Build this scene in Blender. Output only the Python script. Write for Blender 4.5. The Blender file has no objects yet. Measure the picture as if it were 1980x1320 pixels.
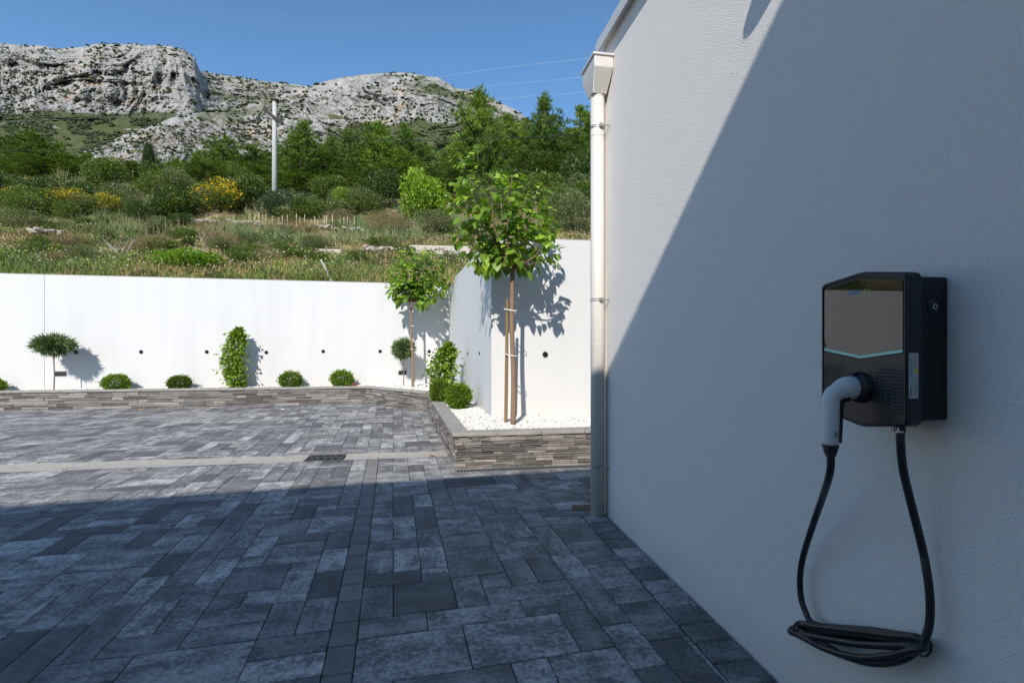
import bpy, math, random
import numpy as np
from mathutils import Vector, Matrix

random.seed(7)
RS = np.random.RandomState(11)
SC = bpy.context.scene
COL = SC.collection

# ------------------------------------------------------------------ camera, sky, sun, exposure
FPX, CX, CY, CAMZ = 960.0, 990.0, 660.0, 1.45
YAW = math.atan2(166.0, 960.0)
cs, sn = math.cos(YAW), math.sin(YAW)
cam_d = bpy.data.cameras.new('camera')
cam_d.sensor_width = 36.0
cam_d.lens = 36.0 * FPX / 1980.0
cam_d.clip_start = 0.05
cam_d.clip_end = 12000
cam = bpy.data.objects.new('camera', cam_d)
COL.objects.link(cam)
cam.location = (0, 0, CAMZ)
cam.rotation_euler = (math.radians(90), 0, -YAW)
SC.camera = cam

SUN = Vector((0.372, 0.961, -0.77)).normalized()          # direction the light travels
SUN_EL = math.asin(-SUN.z)
SUN_AZ = math.atan2(-SUN.x, -SUN.y)                       # clockwise from +Y
world = bpy.data.worlds.new('World')
SC.world = world
world.use_nodes = True
wn = world.node_tree
bg = wn.nodes['Background']
sky = wn.nodes.new('ShaderNodeTexSky')
sky.sky_type = 'NISHITA'
sky.sun_disc = False
sky.sun_elevation = SUN_EL
sky.sun_rotation = SUN_AZ
sky.altitude = 1200
sky.air_density = 1.0
sky.dust_density = 0.0
sky.ozone_density = 2.0
hs = wn.nodes.new('ShaderNodeHueSaturation')
hs.inputs['Hue'].default_value = 0.496
hs.inputs['Saturation'].default_value = 1.14
wn.links.new(sky.outputs[0], hs.inputs['Color'])
wn.links.new(hs.outputs[0], bg.inputs[0])
bg.inputs[1].default_value = 0.118
sun_d = bpy.data.lights.new('sun', 'SUN')
sun_d.energy = 3.05
sun_d.angle = math.radians(0.5)
sun_d.color = (1.0, 0.955, 0.89)
sun = bpy.data.objects.new('sun', sun_d)
COL.objects.link(sun)
sun.rotation_euler = SUN.to_track_quat('-Z', 'Y').to_euler()
SC.view_settings.view_transform = 'Standard'
SC.view_settings.look = 'None'
SC.view_settings.exposure = 0.72
SC.view_settings.gamma = 1.0
SC.view_settings.use_curve_mapping = False
SC.cycles.max_bounces = 8
SC.cycles.diffuse_bounces = 4
SC.cycles.transparent_max_bounces = 6

# ------------------------------------------------------------------ maths helpers
def W(lat, D, z=0.0):
    """a point given by metres to the right of and metres ahead of the viewpoint"""
    return Vector((lat * cs + D * sn, -lat * sn + D * cs, z))
def PX(px, D, z=0.0):
    return W((px - CX) / FPX * D, D, z)
def GP(px, py, z=0.0):
    D = (CAMZ - z) * FPX / (py - CY)
    return PX(px, D, z)
def camco(x, y):
    return x * cs - y * sn, x * sn + y * cs
def on_side(px, py, X):
    """the point of the plane x = X that is seen at px, py"""
    a = px - CX
    v = a * cs + FPX * sn; u = -a * sn + FPX * cs
    return (X, X * u / v, CAMZ + (CY - py) / v * X)

# ------------------------------------------------------------------ numpy noise
_T = RS.rand(65536).astype(np.float32)
def vnoise(P):
    P = np.asarray(P, dtype=np.float64)
    i = np.floor(P).astype(np.int64); f = P - i
    f = f * f * (3 - 2 * f)
    r = 0
    for dx in (0, 1):
        for dy in (0, 1):
            for dz in (0, 1):
                h = ((i[:, 0] + dx) * 73856093) ^ ((i[:, 1] + dy) * 19349663) ^ ((i[:, 2] + dz) * 83492791)
                w = (f[:, 0] if dx else 1 - f[:, 0]) * (f[:, 1] if dy else 1 - f[:, 1]) * (f[:, 2] if dz else 1 - f[:, 2])
                r = r + w * _T[h & 65535]
    return r * 2 - 1
def fbm(P, octaves=4, gain=0.5, ridged=False):
    P = np.asarray(P, dtype=np.float64); a = 1.0; s = 0; t = 0
    for k in range(octaves):
        n = vnoise(P * (2.03 ** k) + 17.3 * k)
        if ridged: n = 1 - 2 * np.abs(n)
        s = s + a * n; t += a; a *= gain
    return s / t

# ------------------------------------------------------------------ mesh helpers
def make_mesh(name, V, F, mat=None, smooth=False, col=None, attr=None):
    V = np.asarray(V, dtype=np.float32).reshape(-1, 3)
    if isinstance(F, np.ndarray): F = [F]
    if F and not isinstance(F[0], np.ndarray):
        loops = np.array([i for f in F for i in f], dtype=np.int32)
        sizes = np.array([len(f) for f in F], dtype=np.int32)
    else:
        loops = np.concatenate([f.ravel() for f in F]).astype(np.int32)
        sizes = np.concatenate([np.full(len(f), f.shape[1]) for f in F]).astype(np.int32)
    me = bpy.data.meshes.new(name)
    me.vertices.add(len(V)); me.vertices.foreach_set('co', V.ravel())
    me.loops.add(len(loops)); me.loops.foreach_set('vertex_index', loops)
    me.polygons.add(len(sizes))
    me.polygons.foreach_set('loop_start', np.concatenate([[0], np.cumsum(sizes)[:-1]]).astype(np.int32))
    me.polygons.foreach_set('use_smooth', np.full(len(sizes), bool(smooth)))
    me.update(calc_edges=True)
    if col is not None:
        col = np.asarray(col, dtype=np.float32)
        if col.shape[1] == 3: col = np.hstack([col, np.ones((len(col), 1), dtype=np.float32)])
        a = me.color_attributes.new('col', 'FLOAT_COLOR', 'POINT')
        a.data.foreach_set('color', col.ravel())
    if mat: me.materials.append(mat)
    return me
def link(name, me, parent=None, loc=None):
    o = bpy.data.objects.new(name, me); COL.objects.link(o)
    if parent: o.parent = parent
    if loc is not None: o.location = loc
    return o
def obj(name, V, F, mat, parent=None, smooth=False, col=None, world_co=False, bevel=0, loc=None):
    V = np.asarray(V, dtype=np.float64).reshape(-1, 3)
    if world_co and parent is not None:
        p = parent
        while p is not None:
            V = V - np.array(p.location); p = p.parent
    me = make_mesh(name, V, F, mat, smooth, col)
    o = link(name, me, parent, loc)
    if bevel: add_bevel(o, bevel)
    return o
def add_bevel(o, w, seg=2):
    m = o.modifiers.new('bevel', 'BEVEL'); m.width = w; m.segments = seg; m.limit_method = 'ANGLE'; m.angle_limit = math.radians(35)
    for p in o.data.polygons: p.use_smooth = True
    try: o.data.set_sharp_from_angle(angle=math.radians(50))
    except Exception: pass
def tag(o, label=None, cat=None, group=None, kind=None):
    if label: o['label'] = label
    if cat: o['category'] = cat
    if group: o['group'] = group
    if kind: o['kind'] = kind
    return o
def empty(name, loc=(0, 0, 0), label=None, cat=None, group=None, kind=None, rz=0, parent=None):
    o = bpy.data.objects.new(name, None); COL.objects.link(o)
    o.location = loc; o.rotation_euler = (0, 0, rz); o.empty_display_size = 0.1
    if parent: o.parent = parent
    return tag(o, label, cat, group, kind)
def copy_tree(o, parent=None):
    c = o.copy(); COL.objects.link(c); c.parent = parent
    for ch in o.children: copy_tree(ch, c)
    return c

class MB:
    def __init__(s): s.V = []; s.F = []; s.n = 0
    def add(s, V, F):
        V = np.asarray(V, dtype=float).reshape(-1, 3)
        s.V.append(V); s.F += [tuple(int(i) + s.n for i in f) for f in F]; s.n += len(V); return s
    def box(s, a, b, M=None):
        x0, y0, z0 = a; x1, y1, z1 = b
        V = np.array([(x0,y0,z0),(x1,y0,z0),(x1,y1,z0),(x0,y1,z0),(x0,y0,z1),(x1,y0,z1),(x1,y1,z1),(x0,y1,z1)], float)
        if M is not None: V = np.array([M @ Vector(v) for v in V])
        return s.add(V, [(0,3,2,1),(4,5,6,7),(0,1,5,4),(1,2,6,5),(2,3,7,6),(3,0,4,7)])
    def tube(s, pts, rad, n=8, caps=True):
        V, F = tube(pts, rad, n, caps); return s.add(V, F)
    def prism(s, poly, z0, z1):
        n = len(poly)
        V = [(p[0], p[1], z0) for p in poly] + [(p[0], p[1], z1) for p in poly]
        F = [tuple(range(n))[::-1], tuple(range(n, 2 * n))] + [(i, (i + 1) % n, n + (i + 1) % n, n + i) for i in range(n)]
        return s.add(V, F)
    def out(s): return np.vstack(s.V), s.F
    def obj(s, name, mat, parent=None, **k):
        V, F = s.out(); return obj(name, V, F, mat, parent, **k)
def tube(pts, rad, n=8, caps=True):
    pts = [Vector(p) for p in pts]
    if not hasattr(rad, '__len__'): rad = [rad] * len(pts)
    V = []; F = []
    t0 = (pts[1] - pts[0]).normalized()
    up = Vector((0, 0, 1)) if abs(t0.z) < 0.9 else Vector((1, 0, 0))
    a = t0.cross(up).normalized()
    for i, p in enumerate(pts):
        t = (pts[min(i + 1, len(pts) - 1)] - pts[max(i - 1, 0)]).normalized()
        a = (a - t * a.dot(t)).normalized(); b = t.cross(a)
        r = rad[i]; ra, rb = (r if hasattr(r, '__len__') else (r, r))
        for k in range(n):
            th = 2 * math.pi * k / n
            V.append(p + a * (math.cos(th) * ra) + b * (math.sin(th) * rb))
    for i in range(len(pts) - 1):
        for k in range(n):
            F.append((i * n + k, i * n + (k + 1) % n, (i + 1) * n + (k + 1) % n, (i + 1) * n + k))
    if caps:
        F.append(tuple(range(n))[::-1]); F.append(tuple((len(pts) - 1) * n + k for k in range(n)))
    return [tuple(v) for v in V], F
def smooth_path(P, sub=6, closed=False):
    P = [Vector(p) for p in P]; out = []
    n = len(P)
    rng = n if closed else n - 1
    for i in range(rng):
        if closed: p0, p1, p2, p3 = P[(i - 1) % n], P[i], P[(i + 1) % n], P[(i + 2) % n]
        else: p0, p1, p2, p3 = P[max(i - 1, 0)], P[i], P[i + 1], P[min(i + 2, n - 1)]
        for k in range(sub):
            t = k / sub
            out.append(0.5 * ((2 * p1) + (p2 - p0) * t + (2 * p0 - 5 * p1 + 4 * p2 - p3) * t * t + (3 * p1 - p0 - 3 * p2 + p3) * t ** 3))
    if not closed: out.append(P[-1])
    return out

def rotmats(d, roll=None, n=None):
    """matrices whose y axis is d, z axis as upright as can be, rolled"""
    d = d / np.linalg.norm(d, axis=1, keepdims=True)
    up = np.tile([0.0, 0.0, 1.0], (len(d), 1))
    up[np.abs(d[:, 2]) > 0.98] = (1, 0, 0)
    x = np.cross(d, up); x /= np.linalg.norm(x, axis=1, keepdims=True)
    z = np.cross(x, d)
    if roll is not None:
        c = np.cos(roll)[:, None]; s_ = np.sin(roll)[:, None]
        x, z = x * c + z * s_, z * c - x * s_
    return np.stack([x, d, z], axis=2)
def scatter(tv, tf, pos, R, sc, col):
    """many copies of a small template in one array"""
    tv = np.asarray(tv, float); tf = np.asarray(tf)
    sc = np.asarray(sc, float)
    if sc.ndim == 1: sc = np.repeat(sc[:, None], 3, 1)
    V = np.einsum('nij,nkj->nki', R, tv[None] * sc[:, None, :]) + pos[:, None, :]
    F = tf[None] + (np.arange(len(pos)) * len(tv))[:, None, None]
    C = np.repeat(col, len(tv), axis=0)
    return V.reshape(-1, 3), F.reshape(-1, tf.shape[1]), C
def join(parts):
    V = []; F = []; C = []; n = 0
    for v, f, c in parts:
        V.append(v); F.append(f + n); C.append(c); n += len(v)
    return np.vstack(V), F, np.vstack(C)
LEAF_V = [(0,0,0),(-.42,.30,.06),(0,.35,-.02),(.42,.30,.06),(-.34,.66,.0),(0,.7,-.07),(.34,.66,.0),(0,1.08,-.22),(-.22,.08,.03),(.22,.08,.03)]
LEAF_F = [(0,2,1,8),(0,9,3,2),(2,5,4,1),(2,3,6,5),(5,7,4,4),(5,6,7,7)]
LEAF_T = np.array([(0,2,1),(0,1,8),(0,9,3),(0,3,2),(2,5,4),(2,4,1),(2,3,6),(2,6,5),(5,7,4),(5,6,7)])
SM_V = [(0,0,0),(-.32,.45,.05),(0,.5,-.03),(.32,.45,.05),(0,1,-.05)]
SM_F = np.array([(0,2,1),(0,3,2),(1,2,4),(2,3,4)])
DI_V = [(0,0,0),(-.3,.5,.0),(.3,.5,.0),(0,1,0)]
DI_F = np.array([(0,2,1),(1,2,3)])
BL_V = [(-.5,0,0),(.5,0,0),(0,1,0)]
BL_F = np.array([(0,1,2)])
def mixcol(a, b, t): return np.asarray(a)[None] * (1 - t[:, None]) + np.asarray(b)[None] * t[:, None]
def rdir(n, rs=RS):
    d = rs.normal(size=(n, 3)); return d / np.linalg.norm(d, axis=1, keepdims=True)

# ------------------------------------------------------------------ materials
class NM:
    def __init__(s, name):
        s.m = bpy.data.materials.new(name); s.m.use_nodes = True
        s.t = s.m.node_tree; s.b = s.t.nodes['Principled BSDF']; s.outn = s.t.nodes['Material Output']
    def n(s, typ, **k):
        nd = s.t.nodes.new(typ)
        for a, v in k.items():
            if hasattr(nd, a) and a not in ('Scale',): 
                try: setattr(nd, a, v); continue
                except Exception: pass
            s.put(nd.inputs[a], v)
        return nd
    def put(s, inp, v):
        if isinstance(v, bpy.types.NodeSocket): s.t.links.new(v, inp)
        else: inp.default_value = v
    def coord(s, which='Object'): return s.t.nodes.new('ShaderNodeTexCoord').outputs[which]
    def mapped(s, sc=(1, 1, 1), src=None, rot=(0, 0, 0)):
        mp = s.t.nodes.new('ShaderNodeMapping'); mp.inputs['Scale'].default_value = sc; mp.inputs['Rotation'].default_value = rot
        s.put(mp.inputs['Vector'], src or s.coord()); return mp.outputs[0]
    def noise(s, scale, detail=4, rough=.5, vec=None, out='Fac'):
        nd = s.t.nodes.new('ShaderNodeTexNoise'); nd.inputs['Scale'].default_value = scale
        nd.inputs['Detail'].default_value = detail; nd.inputs['Roughness'].default_value = rough
        s.put(nd.inputs['Vector'], vec or s.coord()); return nd.outputs[out]
    def voro(s, scale, vec=None, out='Distance', feature='F1'):
        nd = s.t.nodes.new('ShaderNodeTexVoronoi'); nd.feature = feature; nd.inputs['Scale'].default_value = scale
        s.put(nd.inputs['Vector'], vec or s.coord()); return nd.outputs[out]
    def ramp(s, fac, stops, interp='LINEAR'):
        nd = s.t.nodes.new('ShaderNodeValToRGB'); cr = nd.color_ramp; cr.interpolation = interp
        while len(cr.elements) < len(stops): cr.elements.new(0.5)
        for e, (p, c) in zip(cr.elements, stops):
            e.position = p; e.color = (*c, 1) if len(c) == 3 else c
        s.put(nd.inputs[0], fac); return nd.outputs[0]
    def mix(s, fac, a, b, mode='MIX'):
        nd = s.t.nodes.new('ShaderNodeMix'); nd.data_type = 'RGBA'; nd.blend_type = mode
        s.put(nd.inputs[0], fac)
        for i, v in ((6, a), (7, b)):
            if isinstance(v, tuple) and len(v) == 3: v = (*v, 1)
            s.put(nd.inputs[i], v)
        return nd.outputs[2]
    def math(s, op, a, b=0.0, c=None):
        nd = s.t.nodes.new('ShaderNodeMath'); nd.operation = op; s.put(nd.inputs[0], a); s.put(nd.inputs[1], b)
        if c is not None: s.put(nd.inputs[2], c)
        return nd.outputs[0]
    def attr(s, name='col', out='Color'):
        nd = s.t.nodes.new('ShaderNodeAttribute'); nd.attribute_name = name; return nd.outputs[out]
    def bump(s, h, strength=.3, dist=.01, normal=None):
        nd = s.t.nodes.new('ShaderNodeBump'); nd.inputs['Strength'].default_value = strength; nd.inputs['Distance'].default_value = dist
        s.put(nd.inputs['Height'], h)
        if normal: s.put(nd.inputs['Normal'], normal)
        return nd.outputs[0]
    def fin(s, color=None, rough=.6, metal=0, bump=None, spec=None, coat=None):
        if color is not None: s.put(s.b.inputs['Base Color'], (*color, 1) if isinstance(color, tuple) and len(color) == 3 else color)
        s.put(s.b.inputs['Roughness'], rough); s.b.inputs['Metallic'].default_value = metal
        if bump is not None: s.put(s.b.inputs['Normal'], bump)
        if spec is not None: s.b.inputs['Specular IOR Level'].default_value = spec
        if coat is not None: s.b.inputs['Coat Weight'].default_value = coat
        return s.m
def simple(name, color, rough=.5, metal=0, spec=None, bscale=None, bstr=.15, bdist=.002, var=.12):
    k = NM(name)
    nz = k.noise(6 if bscale is None else bscale / 8, 3)
    c = k.mix(k.math('MULTIPLY', nz, 1.0), tuple(x * (1 - var) for x in color), tuple(min(1, x * (1 + var)) for x in color))
    b = k.bump(k.noise(bscale, 4), bstr, bdist) if bscale else None
    return k.fin(c, rough, metal, b, spec)

def stucco(name, base, grain=260.0, strength=1.0, dist=.0038):
    k = NM(name)
    co = k.coord()
    big = k.noise(1.3, 4, .6, co); mid = k.noise(7, 5, .6, co)
    c = k.mix(big, tuple(x * .965 for x in base), base)
    c = k.mix(k.math('MULTIPLY', mid, .22), c, tuple(x * .9 for x in base))
    zz = k.n('ShaderNodeSeparateXYZ', Vector=co).outputs[2]
    ft = k.n('ShaderNodeMapRange', **{'Value': zz, 'From Min': .28, 'From Max': .0}).outputs[0]
    c = k.mix(k.math('MULTIPLY', k.math('MULTIPLY', ft, k.noise(6, 5, .7, co)), .55), c, (.42, .38, .33))
    h = k.math('ADD', k.math('MULTIPLY', k.noise(grain, 3, .55, co), 1.0), k.math('MULTIPLY', k.voro(grain * .75, co), .7))
    return k.fin(c, .92, 0, k.bump(h, strength, dist), .2)
M_HOUSE = stucco('house_render_coat', (.85, .80, .745))
def wallmat():
    k = NM('white_wall_paint'); co = k.coord()
    streak = k.noise(1.0, 5, .6, k.mapped((2.2, 2.2, .22), co))
    c = k.mix(k.ramp(streak, [(.42, (0, 0, 0)), (.75, (1, 1, 1))]), (.665, .65, .632), (.61, .60, .58))
    blot = k.ramp(k.noise(.55, 5, .65, co), [(.5, (0, 0, 0)), (.8, (1, 1, 1))])
    c = k.mix(k.math('MULTIPLY', blot, .35), c, (.70, .69, .665))
    z = k.n('ShaderNodeSeparateXYZ', Vector=co).outputs[2]
    # rain marks just under the top edge and earth splash at the foot
    m = k.math('MULTIPLY', k.ramp(k.noise(5, 5, .7, k.mapped((3, 3, .35), co)), [(.5, (0, 0, 0)), (.72, (1, 1, 1))]),
               k.n('ShaderNodeMapRange', **{'Value': z, 'From Min': 2.35, 'From Max': 3.0}).outputs[0])
    c = k.mix(k.math('MULTIPLY', m, .28), c, (.52, .51, .47))
    f = k.n('ShaderNodeMapRange', **{'Value': z, 'From Min': .72, 'From Max': .35}).outputs[0]
    c = k.mix(k.math('MULTIPLY', k.math('MULTIPLY', f, k.noise(9, 4)), .3), c, (.62, .56, .48))
    return k.fin(c, .85, 0, k.bump(k.noise(60, 4, .6, co), .25, .004), .25)
M_WALL = wallmat()
M_WALLTOP = simple('weathered_wall_top', (.33, .31, .28), .9, bscale=40, var=.35)

def pavermat():
    k = NM('concrete_paver')
    a = k.n('ShaderNodeSeparateColor', Color=k.attr()); tone, ori, rnd = a.outputs[0], a.outputs[1], a.outputs[2]
    co = k.coord()
    off = k.n('ShaderNodeCombineXYZ', X=k.math('MULTIPLY', rnd, 37.0), Y=k.math('MULTIPLY', rnd, 91.0), Z=0.0).outputs[0]
    v = k.n('ShaderNodeVectorMath', operation='ADD'); k.put(v.inputs[0], co); k.put(v.inputs[1], off); v = v.outputs[0]
    s1 = k.noise(1.0, 4, .62, k.mapped((1.6, 6.5, 1), v)); s2 = k.noise(1.0, 4, .62, k.mapped((6.5, 1.6, 1), v))
    streak = k.mix(k.math('GREATER_THAN', ori, .5), s1, s2)
    cloud = k.noise(5.5, 6, .68, v)
    fine = k.noise(170, 3, .7, co)
    speck = k.noise(38, 4, .75, v)
    patch = k.ramp(k.math('ADD', k.math('MULTIPLY', cloud, .62), k.math('ADD', k.math('MULTIPLY', streak, .5), k.math('MULTIPLY', k.math('SUBTRACT', speck, .5), .62))), [(.48, (0, 0, 0)), (.70, (1, 1, 1))])
    amt = k.n('ShaderNodeMapRange', **{'Value': tone, 'From Min': .15, 'From Max': .95, 'To Min': .12, 'To Max': 1.15}).outputs[0]
    base = k.mix(streak, k.mix(tone, (.052, .052, .056), (.115, .113, .113)), k.mix(tone, (.092, .091, .093), (.17, .168, .165)))
    c = k.mix(k.math('MULTIPLY', patch, amt), base, (.47, .46, .435))
    c = k.mix(.55, c, k.ramp(fine, [(.3, (.45, .45, .45)), (.7, (.75, .75, .75))]), 'OVERLAY')
    dust = k.ramp(k.noise(.35, 4, .6, co), [(.45, (0, 0, 0)), (.75, (1, 1, 1))])
    c = k.mix(k.math('MULTIPLY', dust, .22), c, (.24, .215, .185))
    h = k.math('ADD', k.math('MULTIPLY', fine, .6), k.math('MULTIPLY', k.noise(35, 4), .6))
    return k.fin(c, .78, 0, k.bump(h, .38, .003), .35)
M_PAVER = pavermat()
def blockmat():
    k = NM('concrete_edging_block'); a = k.n('ShaderNodeSeparateColor', Color=k.attr()); tone = a.outputs[0]
    co = k.coord()
    g = k.math('ADD', k.math('MULTIPLY', k.noise(9, 5, .65, co), .6), k.math('MULTIPLY', tone, .3))
    g = k.math('ADD', g, k.math('MULTIPLY', k.math('SUBTRACT', k.noise(190, 3), .5), .35))
    c = k.ramp(g, [(.22, (.105, .103, .10)), (.5, (.19, .186, .18)), (.8, (.30, .29, .275))])
    return k.fin(c, .85, 0, k.bump(k.noise(90, 5), .4, .004), .3)
M_BLOCK = blockmat()
M_SAND = simple('jointing_sand', (.055, .05, .043), .95, bscale=200, bstr=.5, bdist=.004, var=.5)
M_CONC = simple('pale_screed', (.40, .365, .32), .9, bscale=60, bstr=.3, bdist=.004, var=.2)
def stonemat():
    k = NM('slate_veneer'); a = k.n('ShaderNodeSeparateColor', Color=k.attr()); tone = a.outputs[0]; co = k.coord()
    g = k.math('ADD', k.math('MULTIPLY', k.noise(1, 5, .65, k.mapped((5, 5, 26), co)), .7), k.math('SUBTRACT', k.math('MULTIPLY', tone, .6), .2))
    c = k.ramp(g, [(.2, (.10, .088, .078)), (.45, (.19, .172, .158)), (.7, (.30, .268, .24)), (.95, (.43, .385, .34))])
    return k.fin(c, .85, 0, k.bump(k.noise(1, 5, .7, k.mapped((22, 22, 80), co)), .8, .012), .3)
M_STONE = stonemat()
M_CAP = simple('grey_cast_cap', (.31, .285, .255), .85, bscale=45, bstr=.45, bdist=.004, var=.35)
M_PEBBLE = (lambda k: k.fin(k.mix(.9, k.attr(), k.attr()), .7, 0, k.bump(k.noise(60, 3), .3, .004), .3))(NM('white_pebble'))
M_BEDBASE = simple('white_gravel_bed', (.62, .59, .54), .9, bscale=70, bstr=.9, bdist=.02, var=.3)
def foliagemat(name, trans=.38, rough=.55):
    k = NM(name); c = k.attr()
    k.fin(c, rough, 0, None, .35)
    tr = k.n('ShaderNodeBsdfTranslucent'); k.put(tr.inputs[0], k.mix(1.0, c, (1.5, 1.45, .55), 'MULTIPLY'))
    mx = k.n('ShaderNodeMixShader'); mx.inputs[0].default_value = trans
    k.t.links.new(k.b.outputs[0], mx.inputs[1]); k.t.links.new(tr.outputs[0], mx.inputs[2])
    k.t.links.new(mx.outputs[0], k.outn.inputs[0]); return k.m
M_LEAF = foliagemat('leaf_blade', .36, .42)
M_NEEDLE = foliagemat('pine_needles', .18, .7)
M_GRASS = foliagemat('grass_blades', .25, .8)
def barkmat(name, a, b, sc):
    k = NM(name); co = k.coord()
    c = k.mix(k.noise(1, 5, .7, k.mapped(sc, co)), a, b)
    return k.fin(c, .9, 0, k.bump(k.noise(1, 4, .7, k.mapped(tuple(x * 2 for x in sc), co)), .6, .01), .2)
M_BARK = barkmat('young_tree_bark', (.17, .105, .07), (.34, .225, .15), (28, 28, 7))
M_PINEBARK = barkmat('pine_bark', (.07, .055, .045), (.16, .13, .105), (3, 3, 1))
M_STAKE = barkmat('treated_stake_wood', (.18, .11, .05), (.34, .22, .11), (40, 40, 4))
M_PIPE = simple('cream_coated_pipe', (.64, .60, .545), .32, var=.03)
M_TRIM = simple('smooth_corner_trim', (.70, .65, .60), .6, var=.04)
M_COPING = simple('pale_grey_coping', (.55, .55, .55), .45, var=.05)
M_METAL = simple('zinc_clamp', (.42, .42, .42), .38, .9)
M_BLACKPL = simple('black_moulded_plastic', (.0105, .011, .0125), .42, bscale=900, bstr=.12, bdist=.0006, var=.1)
M_BLACKBOX = simple('black_back_box_plastic', (.006, .0065, .008), .5, bscale=900, bstr=.12, bdist=.0006, var=.1)
def scalemat():
    k = NM('scaled_black_panel'); co = k.coord()
    s = k.n('ShaderNodeSeparateXYZ', Vector=co); y, z = s.outputs[1], s.outputs[2]
    # rows of wavy scales that fade out towards the socket and the middle of the panel
    ph = k.math('ADD', k.math('MULTIPLY', z, 620.0), k.math('MULTIPLY', k.math('SINE', k.math('MULTIPLY', y, 330.0)), 1.5))
    h = k.math('SINE', ph)
    d = k.math('ABSOLUTE', y)
    f = k.n('ShaderNodeMapRange', **{'Value': d, 'From Min': .035, 'From Max': .075}).outputs[0]
    g = k.n('ShaderNodeMapRange', **{'Value': z, 'From Min': -.225, 'From Max': -.17}).outputs[0]
    g2 = k.n('ShaderNodeMapRange', **{'Value': z, 'From Min': -.062, 'From Max': -.085}).outputs[0]
    h = k.math('MULTIPLY', k.math('MULTIPLY', h, f), k.math('MULTIPLY', g, g2))
    return k.fin((.0105, .0105, .0115), .36, 0, k.bump(h, .45, .0012))
M_SCALE = scalemat()
M_SCREEN = (lambda k: k.fin((.004, .0045, .0055), .012, 0, None, .80))(NM('dark_screen_glass'))
M_MINT = simple('mint_light_bar', (.32, .68, .58), .3, var=.15)
M_GREYPL = simple('pale_grey_plastic', (.56, .58, .58), .42, bscale=700, bstr=.1, bdist=.0005, var=.04)
M_RUBBER = simple('black_cable_rubber', (.011, .0125, .016), .38, bscale=300, bstr=.08, bdist=.0005, var=.2)
M_CHROME = simple('steel_lock', (.6, .6, .62), .22, 1.0)
M_LABEL = simple('silver_sticker', (.46, .48, .52), .4, var=.04)
M_INK = simple('black_print', (.01, .01, .011), .5)
M_YEL = simple('yellow_warning', (.75, .6, .02), .45)
M_BLUEP = simple('blue_print', (.05, .28, .62), .4)
M_GRNP = simple('yellow_green_print', (.36, .5, .06), .4)
M_IRON = simple('cast_iron', (.07, .068, .065), .6, .4, bscale=90, bstr=.5, bdist=.003)
M_PIT = simple('drain_pit', (.008, .008, .008), .95)
M_GREYLAMP = simple('dark_grey_lamp', (.085, .085, .088), .45, .3)
M_TIE = simple('pale_tree_tie', (.72, .68, .6), .7)
M_SOIL = simple('bare_soil', (.13, .085, .05), .95, bscale=60, bstr=.9, bdist=.02, var=.5)
M_RED = simple('red_petals', (.6, .04, .03), .6)
M_DRY = simple('dry_leaf', (.42, .27, .13), .8, var=.3)

# ------------------------------------------------------------------ ground, hills, mountains
o = obj('ground', [(-5000,-5000,-.25),(5000,-5000,-.25),(5000,9000,-.25),(-5000,9000,-.25)], [(0,1,2,3)], simple('dry_ground', (.2, .17, .12), .95, bscale=3, bstr=.5, bdist=.05, var=.35))
tag(o, kind='structure')

def wallD(lat):                       # depth of the long garden wall, extended to the right
    return 11.1 + .183 * (lat + 11.5)
def hill_z(lat, D):
    lat = np.asarray(lat, float); D = np.asarray(D, float)
    s = np.maximum(0, D - wallD(lat) - .2)
    slope = .27 + .10 * np.clip((lat + 2) / 10, 0, 1)
    z = 2.86 + slope * s + .17 * np.clip(s - 22, 0, 14) - .05 * np.maximum(0, s - 60)
    P = np.stack([lat, D, np.zeros_like(lat)], 1)
    k = np.clip(s / 6, 0, 1)
    terr = .22 * np.sin(s * .62 + 1.2 * fbm(P * .12, 2)) * np.clip(1 - s / 45, 0, 1)
    z = z + k * (.5 * fbm(P * .09, 3) + .13 * fbm(P * .8, 3) + terr)
    z = z + np.clip((s - 40) / 60, 0, 1) * 5.0 * fbm(P * .02, 3)
    return z
def hz(lat, D): return float(hill_z(np.array([lat]), np.array([D]))[0])
# rows of the hillside in depth, dense near the wall
Ds = np.concatenate([np.linspace(0, 40, 240), 40 + (np.linspace(0, 1, 140)[1:] ** 1.6) * 470])
us = np.linspace(-1.35, .75, 420)
U, S = np.meshgrid(us, Ds)
lat0 = U * (13 + S)
Dg = np.zeros_like(U); Lg = np.zeros_like(U)
Dw = (11.1 + .183 * 11.5 + .17) / (1 - .183 * U)
right = np.clip((U + .13) / .004, 0, 1)
Dstart = np.where(U < -.128, Dw, np.where(U < -.042, 7.42 + (12.9 - 7.42) * np.clip((-.042 - U) / .086, 0, 1) ** .82, 7.45 + .35 * np.maximum(0, U)))
Dg = Dstart + S; Lg = U * Dg
Zg = hill_z(Lg.ravel(), Dg.ravel())
X = Lg.ravel() * cs + Dg.ravel() * sn; Y = -Lg.ravel() * sn + Dg.ravel() * cs
nr, nc = U.shape
def gridfaces(nr, nc):
    i = np.arange(nr * nc).reshape(nr, nc)
    return np.stack([i[:-1, :-1], i[:-1, 1:], i[1:, 1:], i[1:, :-1]], -1).reshape(-1, 4)
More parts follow.
